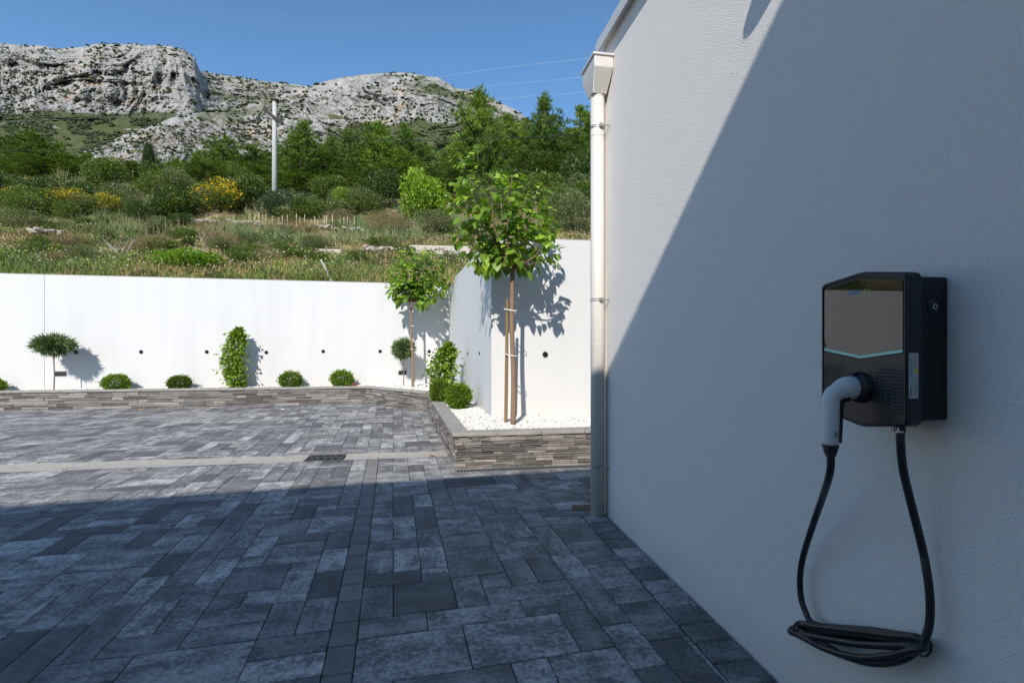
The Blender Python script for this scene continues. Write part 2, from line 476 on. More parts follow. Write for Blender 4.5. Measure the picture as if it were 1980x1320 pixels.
def hillmat():
    k = NM('hillside_soil'); co = k.coord(); far = k.attr()
    a = k.noise(.35, 5, .65, co); b = k.noise(2.2, 5, .7, co)
    c = k.ramp(a, [(.36, (.085, .105, .035)), (.47, (.20, .165, .08)), (.56, (.42, .31, .19)), (.72, (.52, .39, .25))])
    c = k.mix(k.ramp(b, [(.4, (0, 0, 0)), (.65, (1, 1, 1))]), c, k.mix(a, (.10, .12, .04), (.25, .2, .11)))
    fg = k.mix(k.ramp(k.noise(.05, 7, .7, co), [(.35, (0, 0, 0)), (.65, (1, 1, 1))]), (.035, .055, .018), (.13, .14, .055))
    c = k.mix(far, c, fg)
    return k.fin(c, .95, 0, k.bump(k.noise(6, 6, .7, co), .9, .12), .1)
M_HILL = hillmat()
o = obj('hillside', np.stack([X, Y, Zg], 1), gridfaces(nr, nc), M_HILL, smooth=True, col=np.repeat(np.clip((S.ravel() - 38) / 30, 0, 1)[:, None], 3, 1)); tag(o, kind='structure')

def rockmat(name, scale, green, warm):
    k = NM(name); co = k.coord()
    geo = k.t.nodes.new('ShaderNodeNewGeometry')
    n1 = k.noise(.012 * scale, 6, .62, co); n2 = k.noise(.06 * scale, 6, .68, k.mapped((1, 1, .45), co))
    crack = k.voro(.05 * scale, k.mapped((1, 1, .4), co), 'Distance', 'DISTANCE_TO_EDGE')
    c = k.ramp(n2, [(.28, (.17, .165, .16)), (.46, (.29, .276, .26)), (.70, (.44, .416, .385))])
    c = k.mix(k.math('MULTIPLY', k.ramp(n1, [(.55, (0, 0, 0)), (.68, (1, 1, 1))]), warm), c, (.46, .31, .20))
    c = k.mix(k.ramp(crack, [(.0, (.6, .6, .6)), (.05, (0, 0, 0))]), c, (.17, .165, .16))
    nz = k.n('ShaderNodeSeparateXYZ', Vector=geo.outputs['Normal']).outputs[2]
    flat = k.n('ShaderNodeMapRange', **{'Value': nz, 'From Min': .42, 'From Max': .8}).outputs[0]
    g = k.math('ADD', k.math('MULTIPLY', flat, .42), k.math('MULTIPLY', k.noise(.03 * scale, 7, .72, co), 1.0))
    gm = k.ramp(g, [(1 - green - .02, (0, 0, 0)), (1 - green + .05, (1, 1, 1))])
    gc = k.mix(k.noise(.02 * scale, 4, .6, co), (.035, .052, .018), (.115, .115, .045))
    c = k.mix(gm, c, gc)
    c = k.mix(k.attr('col', 'Color'), c, k.mix(k.ramp(k.noise(.13 * scale, 7, .8, co), [(.38, (0, 0, 0)), (.62, (1, 1, 1))]), (.022, .038, .012), k.mix(k.noise(.03 * scale, 4, .6, co), (.085, .10, .035), (.19, .18, .10))))
    return k.fin(c, .95, 0, k.bump(k.noise(.10 * scale, 6, .62, k.mapped((1, 1, .4), co)), .8, 4.0 / scale), .1)
M_MASSIF = rockmat('limestone_massif', 1.0, .07, .55)
M_RIDGE = rockmat('limestone_ridge', 1.7, .11, .8)
M_FOOT = rockmat('foothill_scrub', 1.3, .25, .3)

def far_surface(name, mat, px0, px1, ncol, nrow, crest, foot, Dfoot, Dcrest, amp, wl, prof=1.0, seed=0, vegband=None, jag=2.0, rough2=1.0, back=80):
    px = np.linspace(px0, px1, ncol)
    cx = [c[0] for c in crest]; cy = [c[1] for c in crest]
    fx = [c[0] for c in foot]; fy = [c[1] for c in foot]
    yc = np.interp(px, cx, cy); yf = np.interp(px, fx, fy)
    j = fbm(np.stack([px / 26, px * 0 + seed, px * 0], 1), 5, .6)
    yc = yc - jag * j
    t = np.linspace(0, 1, nrow)
    T, PXg = np.meshgrid(t, px, indexing='ij')
    y = yf[None] + (yc - yf)[None] * T
    Dfo = np.interp(px, Dfoot[0], Dfoot[1]); Dcr = np.interp(px, Dcrest[0], Dcrest[1])
    D = Dfo[None] + (Dcr - Dfo)[None] * T ** prof
    n = PXg.size
    lat = (PXg - CX) / FPX * D; z = CAMZ + (CY - y) / FPX * D
    P = np.stack([((PXg - CX) / FPX * Dcr.mean()).ravel(), D.ravel() * .06, z.ravel()], 1) + seed * 57.7
    Pv = (P + np.stack([.5 * P[:, 2], P[:, 1] * 0, P[:, 0] * .15], 1) * fbm(P / (wl * 2), 2)[:, None]) * np.array([1, 1, .45])
    d1 = (.62 * fbm(Pv / wl, 5, .55, True) + .75 * fbm(P * np.array([1, 1, .55]) / (wl * 2.6) + 31, 3, .5, True) + .35 * fbm(P * np.array([1, 1, .2]) / (wl * .45) + 9, 3)).reshape(D.shape)
    d2 = fbm(P / (wl * .23), 5, .6).reshape(D.shape)
    d3 = fbm(P / (wl * .06), 3, .6, True).reshape(D.shape)
    ledge = np.abs(((z + 14 * fbm(P / (wl * 1.6), 2).reshape(D.shape)) / (wl * .34)) % 1 - .5) * 2
    taper = np.clip((1 - T) * 7, 0, 1) * .85 + .15
    D2 = D - taper * (amp * d1 + amp * .20 * d2 * rough2 + amp * .055 * d3 * rough2 + amp * .05 * ledge)
    lat2 = (PXg - CX) / FPX * D2; z2 = CAMZ + (CY - y) / FPX * D2
    # the far side of the crest falls away
    bl = [lat2[-1] * (1 + .0), ]; 
    X = lat2 * cs + D2 * sn; Y = -lat2 * sn + D2 * cs
    Vv = np.stack([X, Y, z2], -1)
    for q, (dd, dz) in enumerate(((.4, 12), (1.2, 60), (3.0, 260))):
        D3 = D2[-1] + back * dd; l3 = (px - CX) / FPX * D3
        Vv = np.concatenate([Vv, np.stack([l3 * cs + D3 * sn, -l3 * sn + D3 * cs, z2[-1] - dz], -1)[None]], 0)
    veg = np.zeros((nrow + 3, ncol))
    if vegband is not None: veg[:nrow] = vegband(PXg, y, T)
    c = np.stack([veg.ravel()] * 3, 1)
    o = obj(name, Vv.reshape(-1, 3), gridfaces(nrow + 3, ncol), mat, smooth=False, col=c)
    tag(o, kind='structure')
    return Vv[:nrow], y, PXg

crestA = [(-700,70),(-300,60),(-120,78),(0,84),(60,88),(120,95),(165,90),(190,84),(230,85),(330,90),(358,98),(376,112),(386,138),(450,148),(540,160),(600,168),(700,185),(900,220),(1300,300)]
footA = [(-700,250),(0,225),(120,228),(230,225),(330,240),(420,250),(600,270),(1300,340)]
def bandA(PXg, y, T):
    n = fbm(np.stack([PXg.ravel() / 40, y.ravel() / 14, y.ravel() * 0], 1), 4).reshape(y.shape)
    b = np.clip((y - 214 + 9 * n) / 5, 0, 1) * (PXg < 340)
    b2 = np.clip((.5 * n + .34 - np.abs(y - 180 - (PXg - 400) * .10) / 26) * 3, 0, 1) * np.clip((PXg - 385) / 20, 0, 1) * .8
    return np.clip(b + b2, 0, 1)
mA = far_surface('mountain', M_MASSIF, -560, 1150, 1150, 150, crestA, footA, ([-700, 1300], [1020, 900]), ([-700, 380, 400, 1300], [1330, 1330, 1500, 1500]), 150, 130, 1.0, 1, bandA, 2.6)
crestF = [(-700,240),(-200,228),(0,226),(60,224),(150,222),(230,226),(330,238),(400,262),(500,300),(700,330)]
footF = [(-700,420),(0,345),(700,360)]
def bandF(PXg, y, T):
    n = fbm(np.stack([PXg.ravel() / 60, y.ravel() / 9, y.ravel() * 0], 1), 4).reshape(y.shape)
    rocks = np.clip(1 - np.abs(y - 243 - (PXg - 150) * .05) / 9, 0, 1) + np.clip(1 - np.abs(y - 268 - (PXg - 150) * .02) / 8, 0, 1)
    return np.clip(1.15 + n * 1.1 - rocks * 2.1 * np.clip((PXg + 100) / 60, .3, 1), 0, 1)
mF = far_surface('foothill', M_FOOT, -560, 640, 620, 100, crestF, footF, ([-700, 700], [470, 470]), ([-700, 700], [880, 880]), 16, 60, 1.0, 3, bandF, 1.2)
crestR = [(60,400),(100,345),(150,303),(163,292),(200,281),(250,256),(300,240),(330,229),(355,222),(400,216),(450,210),(500,198),(560,178),(600,167),(650,152),(700,145),(745,141),(780,141),(820,146),(848,151),(880,170),(920,178),(960,196),(1000,214),(1035,240),(1100,282),(1250,350)]
footR = [(60,410),(200,380),(1250,380)]
def bandR(PXg, y, T):
    n = fbm(np.stack([PXg.ravel() / 30, y.ravel() / 10, y.ravel() * 0], 1), 4).reshape(y.shape)
    a = np.clip(1.3 - np.abs(y - (236 - (PXg - 330) * .14)) / 12 + n * 1.6, 0, 1) * np.clip((PXg - 360) / 30, 0, 1) * np.clip((560 - PXg) / 30, 0, 1) * .8
    b = np.clip(1.1 - np.abs(y - (180 + (PXg - 860) * .35)) / 12 + n * 1.8, 0, 1) * np.clip((PXg - 780) / 30, 0, 1) * np.clip((960 - PXg) / 30, 0, 1)
    c = np.clip((y - 236 + n * 22) / 6, 0, 1) * np.clip((PXg - 620) / 40, 0, 1)
    d = np.clip((n - .12) * 3 - (y - 140 - np.abs(PXg - 750) * .1) / 60, 0, 1) * .7
    return np.clip(a * .8 + b * .75 + c + d, 0, 1)
mR = far_surface('rocky_ridge', M_RIDGE, 70, 1240, 1100, 190, crestR, footR, ([60, 1250], [430, 430]), ([60, 500, 800, 1250], [560, 640, 700, 700]), 42, 66, 1.0, 6, bandR, 2.0, back=50)

# dark scrub dotting the rock, far too much to count
def scrub(name, src, n, size, ymin, seed, crest_bias=0.0):
    rs = np.random.RandomState(seed)
    Vv, y, PXg = src; R_, C_ = y.shape
    i = rs.randint(0, R_, n); j = rs.randint(0, C_, n)
    k = int(n * crest_bias); i[:k] = R_ - 1 - (rs.rand(k) ** 2 * R_ * .12).astype(int)
    p = Vv[i, j]
    keep = fbm(np.stack([PXg[i, j] / 30, y[i, j] / 14, i * 0 + seed], 1), 3) > -.12
    keep &= y[i, j] < ymin
    p = p[keep]; m = len(p)
    # clumps of a few faceted leaves lumps
    parts = []
    base = np.array([(0,0,1),(.9,0,.1),(.28,.86,.2),(-.73,.53,0),(-.73,-.53,.15),(.28,-.86,.05)], float)
    f = np.array([(0,1,2),(0,2,3),(0,3,4),(0,4,5),(0,5,1)])
    for q in range(2):
        off = rs.normal(size=(m, 3)) * size * .35; off[:, 2] = np.abs(off[:, 2]) * .3
        sc = size * (.35 + rs.rand(m, 3) * .55) * (.5 + rs.rand(m, 1)); 
        th = rs.rand(m) * 6.28
        R = np.zeros((m, 3, 3)); R[:, 0, 0] = np.cos(th); R[:, 0, 1] = -np.sin(th); R[:, 1, 0] = np.sin(th); R[:, 1, 1] = np.cos(th); R[:, 2, 2] = 1
        col = mixcol((.028, .045, .014), (.075, .09, .03), rs.rand(m))
        parts.append(scatter(base, f, p + off, R, sc, col))
    V, F, C = join(parts)
    o = obj(name, V, F, M_NEEDLE, col=C); tag(o, 'dark green scrub dotted over the grey rock of the mountain', 'scrub', kind='stuff')
scrub('mountain_scrub', mA, 5200, 4.6, 400, 5, .05)
scrub('ridge_scrub', mR, 5200, 2.6, 400, 8, .06)
scrub('foothill_scrub', mF, 12000, 4.2, 420, 9)

# ------------------------------------------------------------------ driveway of pavers
E1 = np.array([-.0639, .998]); E2 = np.array([.998, .0639])        # along and across the paving
WX = 1.485                                                         # the house wall stands on x = WX
CORNER_Y = 3.99
def g_near(x): return 6.335 - .012 * x
def g_far(x): return 6.655 - .030 * x
drive = obj('driveway', [(-16,-3,-.03),(12,-3,-.03),(12,14,-.03),(-16,14,-.03)], [(0,1,2,3)], M_SAND)
tag(drive, 'driveway of mixed charcoal and grey concrete pavers', 'driveway', kind='structure')
def clip(poly, nx, ny, c):       # keep nx*x+ny*y <= c
    out = []
    for i in range(len(poly)):
        a = poly[i]; b = poly[(i + 1) % len(poly)]
        da = nx * a[0] + ny * a[1] - c; db = nx * b[0] + ny * b[1] - c
        if da <= 0: out.append(a)
        if (da < 0 < db) or (db < 0 < da):
            t = da / (da - db); out.append((a[0] + (b[0] - a[0]) * t, a[1] + (b[1] - a[1]) * t))
    return out
def parea(p): return abs(sum(p[i][0] * p[(i + 1) % len(p)][1] - p[(i + 1) % len(p)][0] * p[i][1] for i in range(len(p)))) / 2
def inset(poly, d):
    n = len(poly); out = []
    A = sum(poly[i][0] * poly[(i + 1) % n][1] - poly[(i + 1) % n][0] * poly[i][1] for i in range(n))
    s = 1 if A > 0 else -1
    for i in range(n):
        p0 = Vector(poly[i - 1]); p1 = Vector(poly[i]); p2 = Vector(poly[(i + 1) % n])
        e1 = (p1 - p0); e2 = (p2 - p1)
        if e1.length < 1e-6 or e2.length < 1e-6: out.append(tuple(p1)); continue
        e1.normalize(); e2.normalize()
        n1 = Vector((-e1.y, e1.x)) * s; n2 = Vector((-e2.y, e2.x)) * s
        b = n1 + n2
        if b.length < 1e-3: out.append(tuple(p1 + n1 * d)); continue
        b.normalize(); out.append(tuple(p1 + b * (d / max(.35, b.dot(n1)))))
    return out
def wobble(poly):               # slightly uneven, faintly rounded edges
    out = []; n = len(poly)
    for i in range(n):
        a = Vector(poly[i]); b = Vector(poly[(i + 1) % n]); L = (b - a).length
        if L < .03: out.append(tuple(a)); continue
        pa = a + (b - a) * (.006 / L); pb = b - (b - a) * (.006 / L)
        out.append(tuple(pa))
        if L > .1:
            m = a + (b - a) * random.uniform(.35, .65); e = (b - a).normalized()
            out.append(tuple(m + Vector((-e.y, e.x)) * random.uniform(-.0012, .0012)))
        out.append(tuple(pb))
    return out
def slab(poly, gap=.0022, ch=.0035, top=0.0):
    p = wobble(inset(poly, gap)); q = inset(p, ch); n = len(p)
    tx, ty = random.uniform(-.004, .004), random.uniform(-.004, .004)
    c = np.mean(np.array(p), axis=0)
    V = [(a[0], a[1], -.06) for a in p] + [(a[0], a[1], top - ch + tx * (a[0] - c[0]) + ty * (a[1] - c[1])) for a in p] + [(a[0], a[1], top + tx * (a[0] - c[0]) + ty * (a[1] - c[1])) for a in q]
    F = [tuple(range(2 * n, 3 * n))]
    for k in range(2):
        F += [(k * n + i, k * n + (i + 1) % n, (k + 1) * n + (i + 1) % n, (k + 1) * n + i) for i in range(n)]
    return V, F
# planter footprint (outer face line), in metres to the right / ahead
PL_L, PL_A, PL_B, PL_C, PL_E = W(-19.0, 9.22), W(-3.38, 11.55), W(-1.75, 10.3), W(-.651, 5.68), W(2.9, 6.22)
def beyond(a, b, p, m):          # how far p lies to the left of a->b
    d = (b - a); n = Vector((-d.y, d.x, 0)).normalized(); return (Vector((p[0], p[1], 0)) - a).dot(n) > m
def under_planter(c):
    back = beyond(PL_L, PL_A, c, .3) if camco(*c)[0] < -3.38 else beyond(PL_A, PL_B, c, .3)
    if camco(*c)[0] < -1.75 and back: return True
    return beyond(PL_C, PL_B, (c[0], c[1]), 1e9) or (not beyond(PL_C, PL_B, c, -.3) and beyond(PL_C, PL_E, c, .3)) or (camco(*c)[1] > 12.5)
pavers = []
def tile(p0, p1, q0, q1, unit, rnd, flip=False, far=False):
    nP = int(round((p1 - p0) / unit)); nQ = int(round((q1 - q0) / unit))
    occ = np.zeros((nP, nQ), bool)
    sizes = [(2, 1), (1, 2), (2, 2), (3, 2), (2, 1), (1, 2), (2, 1), (1, 2), (2, 2), (3, 1), (1, 3), (1, 1)]
    for j in range(nQ):
        for i in range(nP):
            ii = nP - 1 - i if flip else i
            if occ[ii, j]: continue
            ss = sizes[:]; rnd.shuffle(ss); ss.append((1, 1))
            for (a, b) in ss:
                i0 = ii - a + 1 if flip else ii
                if i0 < 0 or i0 + a > nP or j + b > nQ: continue
                if occ[i0:i0 + a, j:j + b].any(): continue
                occ[i0:i0 + a, j:j + b] = True
                P0 = p0 + i0 * unit; Q0 = q0 + j * unit
                c4 = [(P0, Q0), (P0 + a * unit, Q0), (P0 + a * unit, Q0 + b * unit), (P0, Q0 + b * unit)]
                poly = [tuple(E2 * p + E1 * q) for p, q in c4]
                pavers.append((poly, 0.0 if a >= b else 1.0, far)); break
rnd = random.Random(5)
UN = .172
tile(-.171, -.171 + UN * 44, -1.6, -1.6 + UN * 51, UN, rnd)
tile(-.303 - UN * 80, -.303, -1.66, -1.66 + UN * 52, UN, rnd, True)
tile(-14.1, -14.1 + UN * 121, 5.45, 5.45 + UN * 46, UN, rnd, False, True)
# the wall line splits the paving; blocks run along it as an edging course
final = []
for poly, ori, far in pavers:
    cy = np.mean([p[1] for p in poly]); cx = np.mean([p[0] for p in poly])
    pieces = [clip(poly, -.030, -1, -6.665) if far else clip(poly, .012, 1, 6.33)]
    for pc in pieces:
        if len(pc) < 3: continue
        if min(p[1] for p in pc) < CORNER_Y:
            a = clip(clip(pc, 1, 0, WX - .212), 0, 1, CORNER_Y) if max(p[0] for p in pc) > WX - .212 else pc
            b = clip(pc, 0, -1, -CORNER_Y) if max(p[0] for p in pc) > WX - .212 and max(p[1] for p in pc) > CORNER_Y else []
        else: a, b = pc, []
        for r in (a, b):
            if len(r) >= 3 and parea(r) > .0012:
                c = np.mean(np.array(r), axis=0)
                if under_planter(c): continue
                lat, D = camco(*c)
                if D < 1.2 and lat < -3: continue
                final.append((r, ori, parea(r) / max(.5, D) ** 3 if (D > 1.7 and abs(lat) < D * 1.12 and c[0] < WX + (0 if c[1] < CORNER_Y else 1.6)) else 0))
final.sort(key=lambda t: -t[2])
stuffV = MB(); stuffC = []
for k, (poly, ori, sc) in enumerate(final):
    tone = min(1, max(0, random.gauss(.48, .22))); 
    if random.random() < .10: tone = random.uniform(.85, 1.0)
    V, F = slab(poly, top=random.uniform(-.0016, .0016))
    c = (tone, ori, random.random())
    if k < 298: obj('paver', V, F, M_PAVER, drive, col=np.tile(c, (len(V), 1)))
    else: stuffV.add(V, F); stuffC.append(np.tile(c, (len(V), 1)))
V, F = stuffV.out()
tag(obj('far_pavers', V, F, M_PAVER, drive, col=np.vstack(stuffC)), kind='stuff')
q = -1.6
while q < 6.3:                                                     # dividing row of single blocks
    L = random.uniform(.195, .212)
    poly = [tuple(E2 * a + E1 * b) for a, b in ((-.303, q), (-.171, q), (-.171, q + L), (-.303, q + L))]
    poly = clip(poly, .012, 1, 6.33)
    if len(poly) >= 3:
        V, F = slab(poly, .0025, .005, random.uniform(0, .002)); obj('edging_block', V, F, M_BLOCK, drive, col=np.tile((random.uniform(.35, .9), 0, random.random()), (len(V), 1)))
    q += L
y = -1.6
while y < CORNER_Y - .02:                                          # course along the house wall
    L = random.uniform(.15, .165); y1 = min(y + L, CORNER_Y)
    s = random.uniform(-.006, .004)
    V, F = slab([(WX - .208 + s, y), (WX - .006, y), (WX - .006, y1), (WX - .208 + s, y1)], .0035, .008, random.uniform(0, .005))
    obj('edging_block', V, F, M_PAVER, drive, col=np.tile((random.uniform(.2, .8), 0, random.random()), (len(V), 1)))
    y += L
# screed gutter across the driveway
gx = np.linspace(-15.5, .35, 60); MBg = MB()
V = []; 
for x in gx:
    V += [(x, g_near(x) + random.uniform(-.006, .006), -.003), (x, (g_near(x) + g_far(x)) / 2, -.012), (x, g_far(x) + random.uniform(-.006, .006), -.003)]
F = []
for i in range(len(gx) - 1):
    for k in range(2): F.append((i * 3 + k, i * 3 + 3 + k, i * 3 + 4 + k, i * 3 + 1 + k))
o = obj('drainage_gutter', V, F, M_CONC, smooth=True); tag(o, kind='structure')

# drain grate
gc = GP(629, 885.5, 0); ang = math.atan2(-.02, 1)
g = empty('drain_grate', (gc.x, gc.y, 0), 'small black cast iron grate set in the pale gutter strip', 'drain grate', rz=ang)
hw, hh = .222, .15
MB().box((-hw, -hh, -.004), (hw, hh, .000)).obj('pit', M_PIT, g)
m = MB(); 
for a, b in (((-hw, -hh), (hw, -hh + .022)), ((-hw, hh - .022), (hw, hh)), ((-hw, -hh + .022), (-hw + .02, hh - .022)), ((hw - .02, -hh + .022), (hw, hh - .022))):
    m.box((a[0], a[1], .001), (b[0], b[1], .012))
m.obj('frame', M_IRON, g, bevel=.002)
for i in range(9):
    x = -hw + .02 + (i + 1) * (2 * hw - .04) / 10
    M = Matrix.Translation((x, 0, 0)) @ Matrix.Rotation(.25 * (-1) ** i, 4, 'Z')
    MB().box((-.009, -hh + .02, .0005), (.009, hh - .02, .0105), M).obj('bar', M_IRON, g)
MB().box((-hw + .02, -.013, .0008), (hw - .02, .013, .0112)).obj('crossbar', M_IRON, g)

# slot channel at the foot of the front planter face
a = GP(881, 912, 0); b = a + (PL_E - PL_C).normalized() * 2.6
ch = empty('channel_drain', (a.x, a.y, .006), 'narrow slotted metal channel drain along the foot of the near planter face', 'channel drain')
d = (b - a); L = d.length; rz = math.atan2(d.y, d.x); ch.rotation_euler = (0, 0, rz)
MB().box((0, -.045, -.02), (L, .045, .001)).obj('pit', M_PIT, ch)
m = MB(); m.box((0, -.05, -.02), (L, -.043, .005)); m.box((0, .043, -.02), (L, .05, .005)); m.obj('rim', M_METAL, ch)
sv, sf = MB().box((0, -.0425, -.01), (.013, .0425, .003)).out(); me = make_mesh('bar', sv, sf, M_METAL)
for i in range(int(L / .034)): link('bar', me, ch, (i * .034 + .008, 0, 0))

# missing block and bare soil next to the downpipe
s0 = on_side(1133, 980, WX); 
c0 = GP(1131, 981, 0)
o = obj('soil_patch', [(c0.x - .13, c0.y - .06, .0045), (c0.x + .12, c0.y - .08, .0045), (c0.x + .16, c0.y + .05, .0045), (c0.x - .1, c0.y + .075, .0045)], [(0, 1, 2, 3)], M_SOIL); tag(o, kind='structure')

# ------------------------------------------------------------------ house
house = empty('house', (WX, 0, 0), 'white rendered house wall on the right, half in sun and half in shade', 'house')
HT = 3.93
m = MB(); m.box((WX, -9, -.2), (9.5, CORNER_Y, HT)); m.obj('wall', M_HOUSE, house, world_co=True)
MB().box((WX - .004, CORNER_Y - .035, 0), (WX - .0005, CORNER_Y + .004, HT - .01)).obj('corner_trim', M_TRIM, house, world_co=True)
m = MB(); m.box((WX - .055, -9, HT + .002), (9.6, CORNER_Y + .06, HT + .05)); m.box((WX - .06, -9, HT - .035), (WX - .048, CORNER_Y + .065, HT + .055))
m.obj('roof_coping', M_COPING, house, world_co=True)
EH = 6.0; u0 = 5.30 + EH * (SUN.y - .0655 * SUN.x) / SUN.z                                            # the taller wing behind the viewpoint, whose eave shades the yard
e = Vector((1, .0655, 0)); p0 = Vector((-16, u0 - 16 * .0655, 0)); p1 = Vector((12, u0 + 12 * .0655, 0)); nb = Vector((.0655, -1, 0)) * 8
wp = [tuple((p0 + nb)[:2]), tuple((p1 + nb)[:2]), tuple(p1[:2]), tuple(p0[:2])]
MB().prism(wp, -.2, 6.0).obj('house_wing', M_HOUSE, house, world_co=True)
# unseen globe on an arm, added above the frame to cast the round shadow
gl_ = empty('shadow_globe', (WX, 1.43, 3.45), 'unseen globe added to cast the round shadow on the house wall', 'wall lamp')
bxs = MB(); bxs.box((-.02, -.04, -.04), (-.0005, .04, .04)); bxs.tube([(-.01, 0, 0), (-.12, 0, 0)], .012, 8); bxs.obj('bracket', M_METAL, gl_)
th_ = np.linspace(0, math.pi, 13); V = []; F = []
for a in th_: V += [(-.185 + .085 * math.cos(a), .085 * math.sin(a) * math.cos(6.2832 * k / 20), .085 * math.sin(a) * math.sin(6.2832 * k / 20)) for k in range(20)]
for q in range(12): F += [(q * 20 + k, q * 20 + (k + 1) % 20, (q + 1) * 20 + (k + 1) % 20, (q + 1) * 20 + k) for k in range(20)]
obj('globe', V, F, M_PIPE, gl_, smooth=True)

# downpipe with hopper
pipe_x, pipe_y = WX - .079, 3.955
dp = empty('downpipe', (pipe_x - WX, pipe_y, 0), parent=house); dp['label'] = 'cream round downpipe with square hopper at the house corner'
def wc(mb, name, mat, **k): return mb.obj(name, mat, dp, world_co=True, **k)
n_seg = 40
wc(MB().tube([(pipe_x, pipe_y, .004), (pipe_x, pipe_y, 3.52)], .0565, 32), 'pipe', M_PIPE, smooth=False).data.polygons.foreach_set('use_smooth', [True] * 32 + [False] * 2)
for z in (3.47, 3.15, 1.42):
    wc(MB().tube([(pipe_x, pipe_y, z), (pipe_x, pipe_y, z + .006)], .0583, 32), 'joint_ring', M_PIPE)
y0, y1_, x0_, x1_ = 3.785, 4.095, WX - .165, WX - .004
m = MB(); zt = 3.745
ring = [(x0_, y0, zt - .012), (x1_, y0, zt - .012), (x1_, y1_, zt - .012), (x0_, y1_, zt - .012)]
mid = [(a, b, zt - .10) for a, b, _ in ring]
bot = [(pipe_x + dx * .058, pipe_y + dy * .058, 3.49) for dx, dy in ((-1, -1), (1, -1), (1, 1), (-1, 1))]
V = ring + mid + bot; F = [(3, 2, 1, 0)][::-1]
F = [(i, (i + 1) % 4, 4 + (i + 1) % 4, 4 + i) for i in range(4)] + [(4 + i, 4 + (i + 1) % 4, 8 + (i + 1) % 4, 8 + i) for i in range(4)] + [(11, 10, 9, 8)]
m.add(V, [f[::-1] for f in F]); wc(m, 'hopper', M_PIPE, bevel=.004)
m = MB(); m.box((x0_ - .012, y0 - .012, zt - .011), (x1_, y1_ + .012, zt + .008)); wc(m, 'hopper_rim', M_PIPE, bevel=.003)
for z in (3.215, 1.785, .405):
    m = MB(); m.tube([(pipe_x, pipe_y, z), (pipe_x, pipe_y, z + .004)], .0605, 32); m.tube([(pipe_x, pipe_y, z + .016), (pipe_x, pipe_y, z + .020)], .0605, 32)
    m.box((pipe_x - .005, pipe_y - .078, z - .002), (pipe_x + .022, pipe_y - .052, z + .024))
    m.tube([(pipe_x + .01, pipe_y - .066, z + .01), (WX + .002, pipe_y - .07, z + .01)], .005, 8)
    wc(m, 'clamp', M_METAL)

# ------------------------------------------------------------------ garden wall
WT = 3.0
S2 = W(-1.655, 12.93); S1 = W(-.30, 7.22); S0 = W(-24, wallD(-24)); R1 = W(6.0, 7.22 + 6.3 * .172)
thick = .2
def offset_line(pts, d):
    out = []
    for i, p in enumerate(pts):
        ns = []
        if i > 0: t = (pts[i] - pts[i - 1]).normalized(); ns.append(Vector((-t.y, t.x, 0)))
        if i < len(pts) - 1: t = (pts[i + 1] - pts[i]).normalized(); ns.append(Vector((-t.y, t.x, 0)))
        b = sum(ns, Vector()).normalized(); out.append(p + b * (d / max(.4, b.dot(ns[0]))))
    return out
gw = empty('garden_wall', tuple(S2), 'white painted retaining wall round the yard, stepping forward at the corner beside the house', 'garden wall')
pts = [S0, S2, S1, R1]; back = offset_line(pts, thick)
Hh = [3.02 + .0, 2.93, 2.96, 2.99]
for i, nm in ((0, 'wall_panel'), (1, 'wall_panel'), (2, 'wall_panel')):
    a, b, c, d = pts[i], pts[i + 1], back[i + 1], back[i]
    segs = [(0, 1)]
    if i == 0:                                                     # movement joint seen as a thin vertical seam
        j = (PX(84, wallD(-10.7)) - S0).length / (S2 - S0).length; e = .006 / (S2 - S0).length; segs = [(0, j - e), (j + e, 1)]
    for (t0, t1) in segs:
        p, q_, r, s = a.lerp(b, t0), a.lerp(b, t1), d.lerp(c, t1), d.lerp(c, t0)
        h0 = Hh[i] + (Hh[i + 1] - Hh[i]) * t0; h1 = Hh[i] + (Hh[i + 1] - Hh[i]) * t1
        V = [(p.x, p.y, 0), (q_.x, q_.y, 0), (r.x, r.y, 0), (s.x, s.y, 0), (p.x, p.y, h0), (q_.x, q_.y, h1), (r.x, r.y, h1), (s.x, s.y, h0)]
        obj(nm, V, [(0,3,2,1),(4,5,6,7),(0,1,5,4),(1,2,6,5),(2,3,7,6),(3,0,4,7)], M_WALL, gw, world_co=True)
        V = [(v[0], v[1], v[2] + .002) for v in V[4:]] + [(v[0], v[1], v[2] + .014) for v in V[4:]]
        obj('wall_top', V, [(0,3,2,1),(4,5,6,7),(0,1,5,4),(1,2,6,5),(2,3,7,6),(3,0,4,7)], M_WALLTOP, gw, world_co=True)
    if i == 0:
        pj = a.lerp(b, j); MB().box((-.008, .004, .3), (.008, .02, 2.97), Matrix.Translation(pj) @ Matrix.Rotation(math.atan2((b - a).y, (b - a).x), 4, 'Z')).obj('joint_filler', M_WALLTOP, gw, world_co=True)
def hit_line(px, a, b):
    al, aD = camco(a.x, a.y); bl, bD = camco(b.x, b.y); k = (px - CX) / FPX
    t = (k * aD - al) / ((bl - al) - k * (bD - aD)); return a.lerp(b, t)
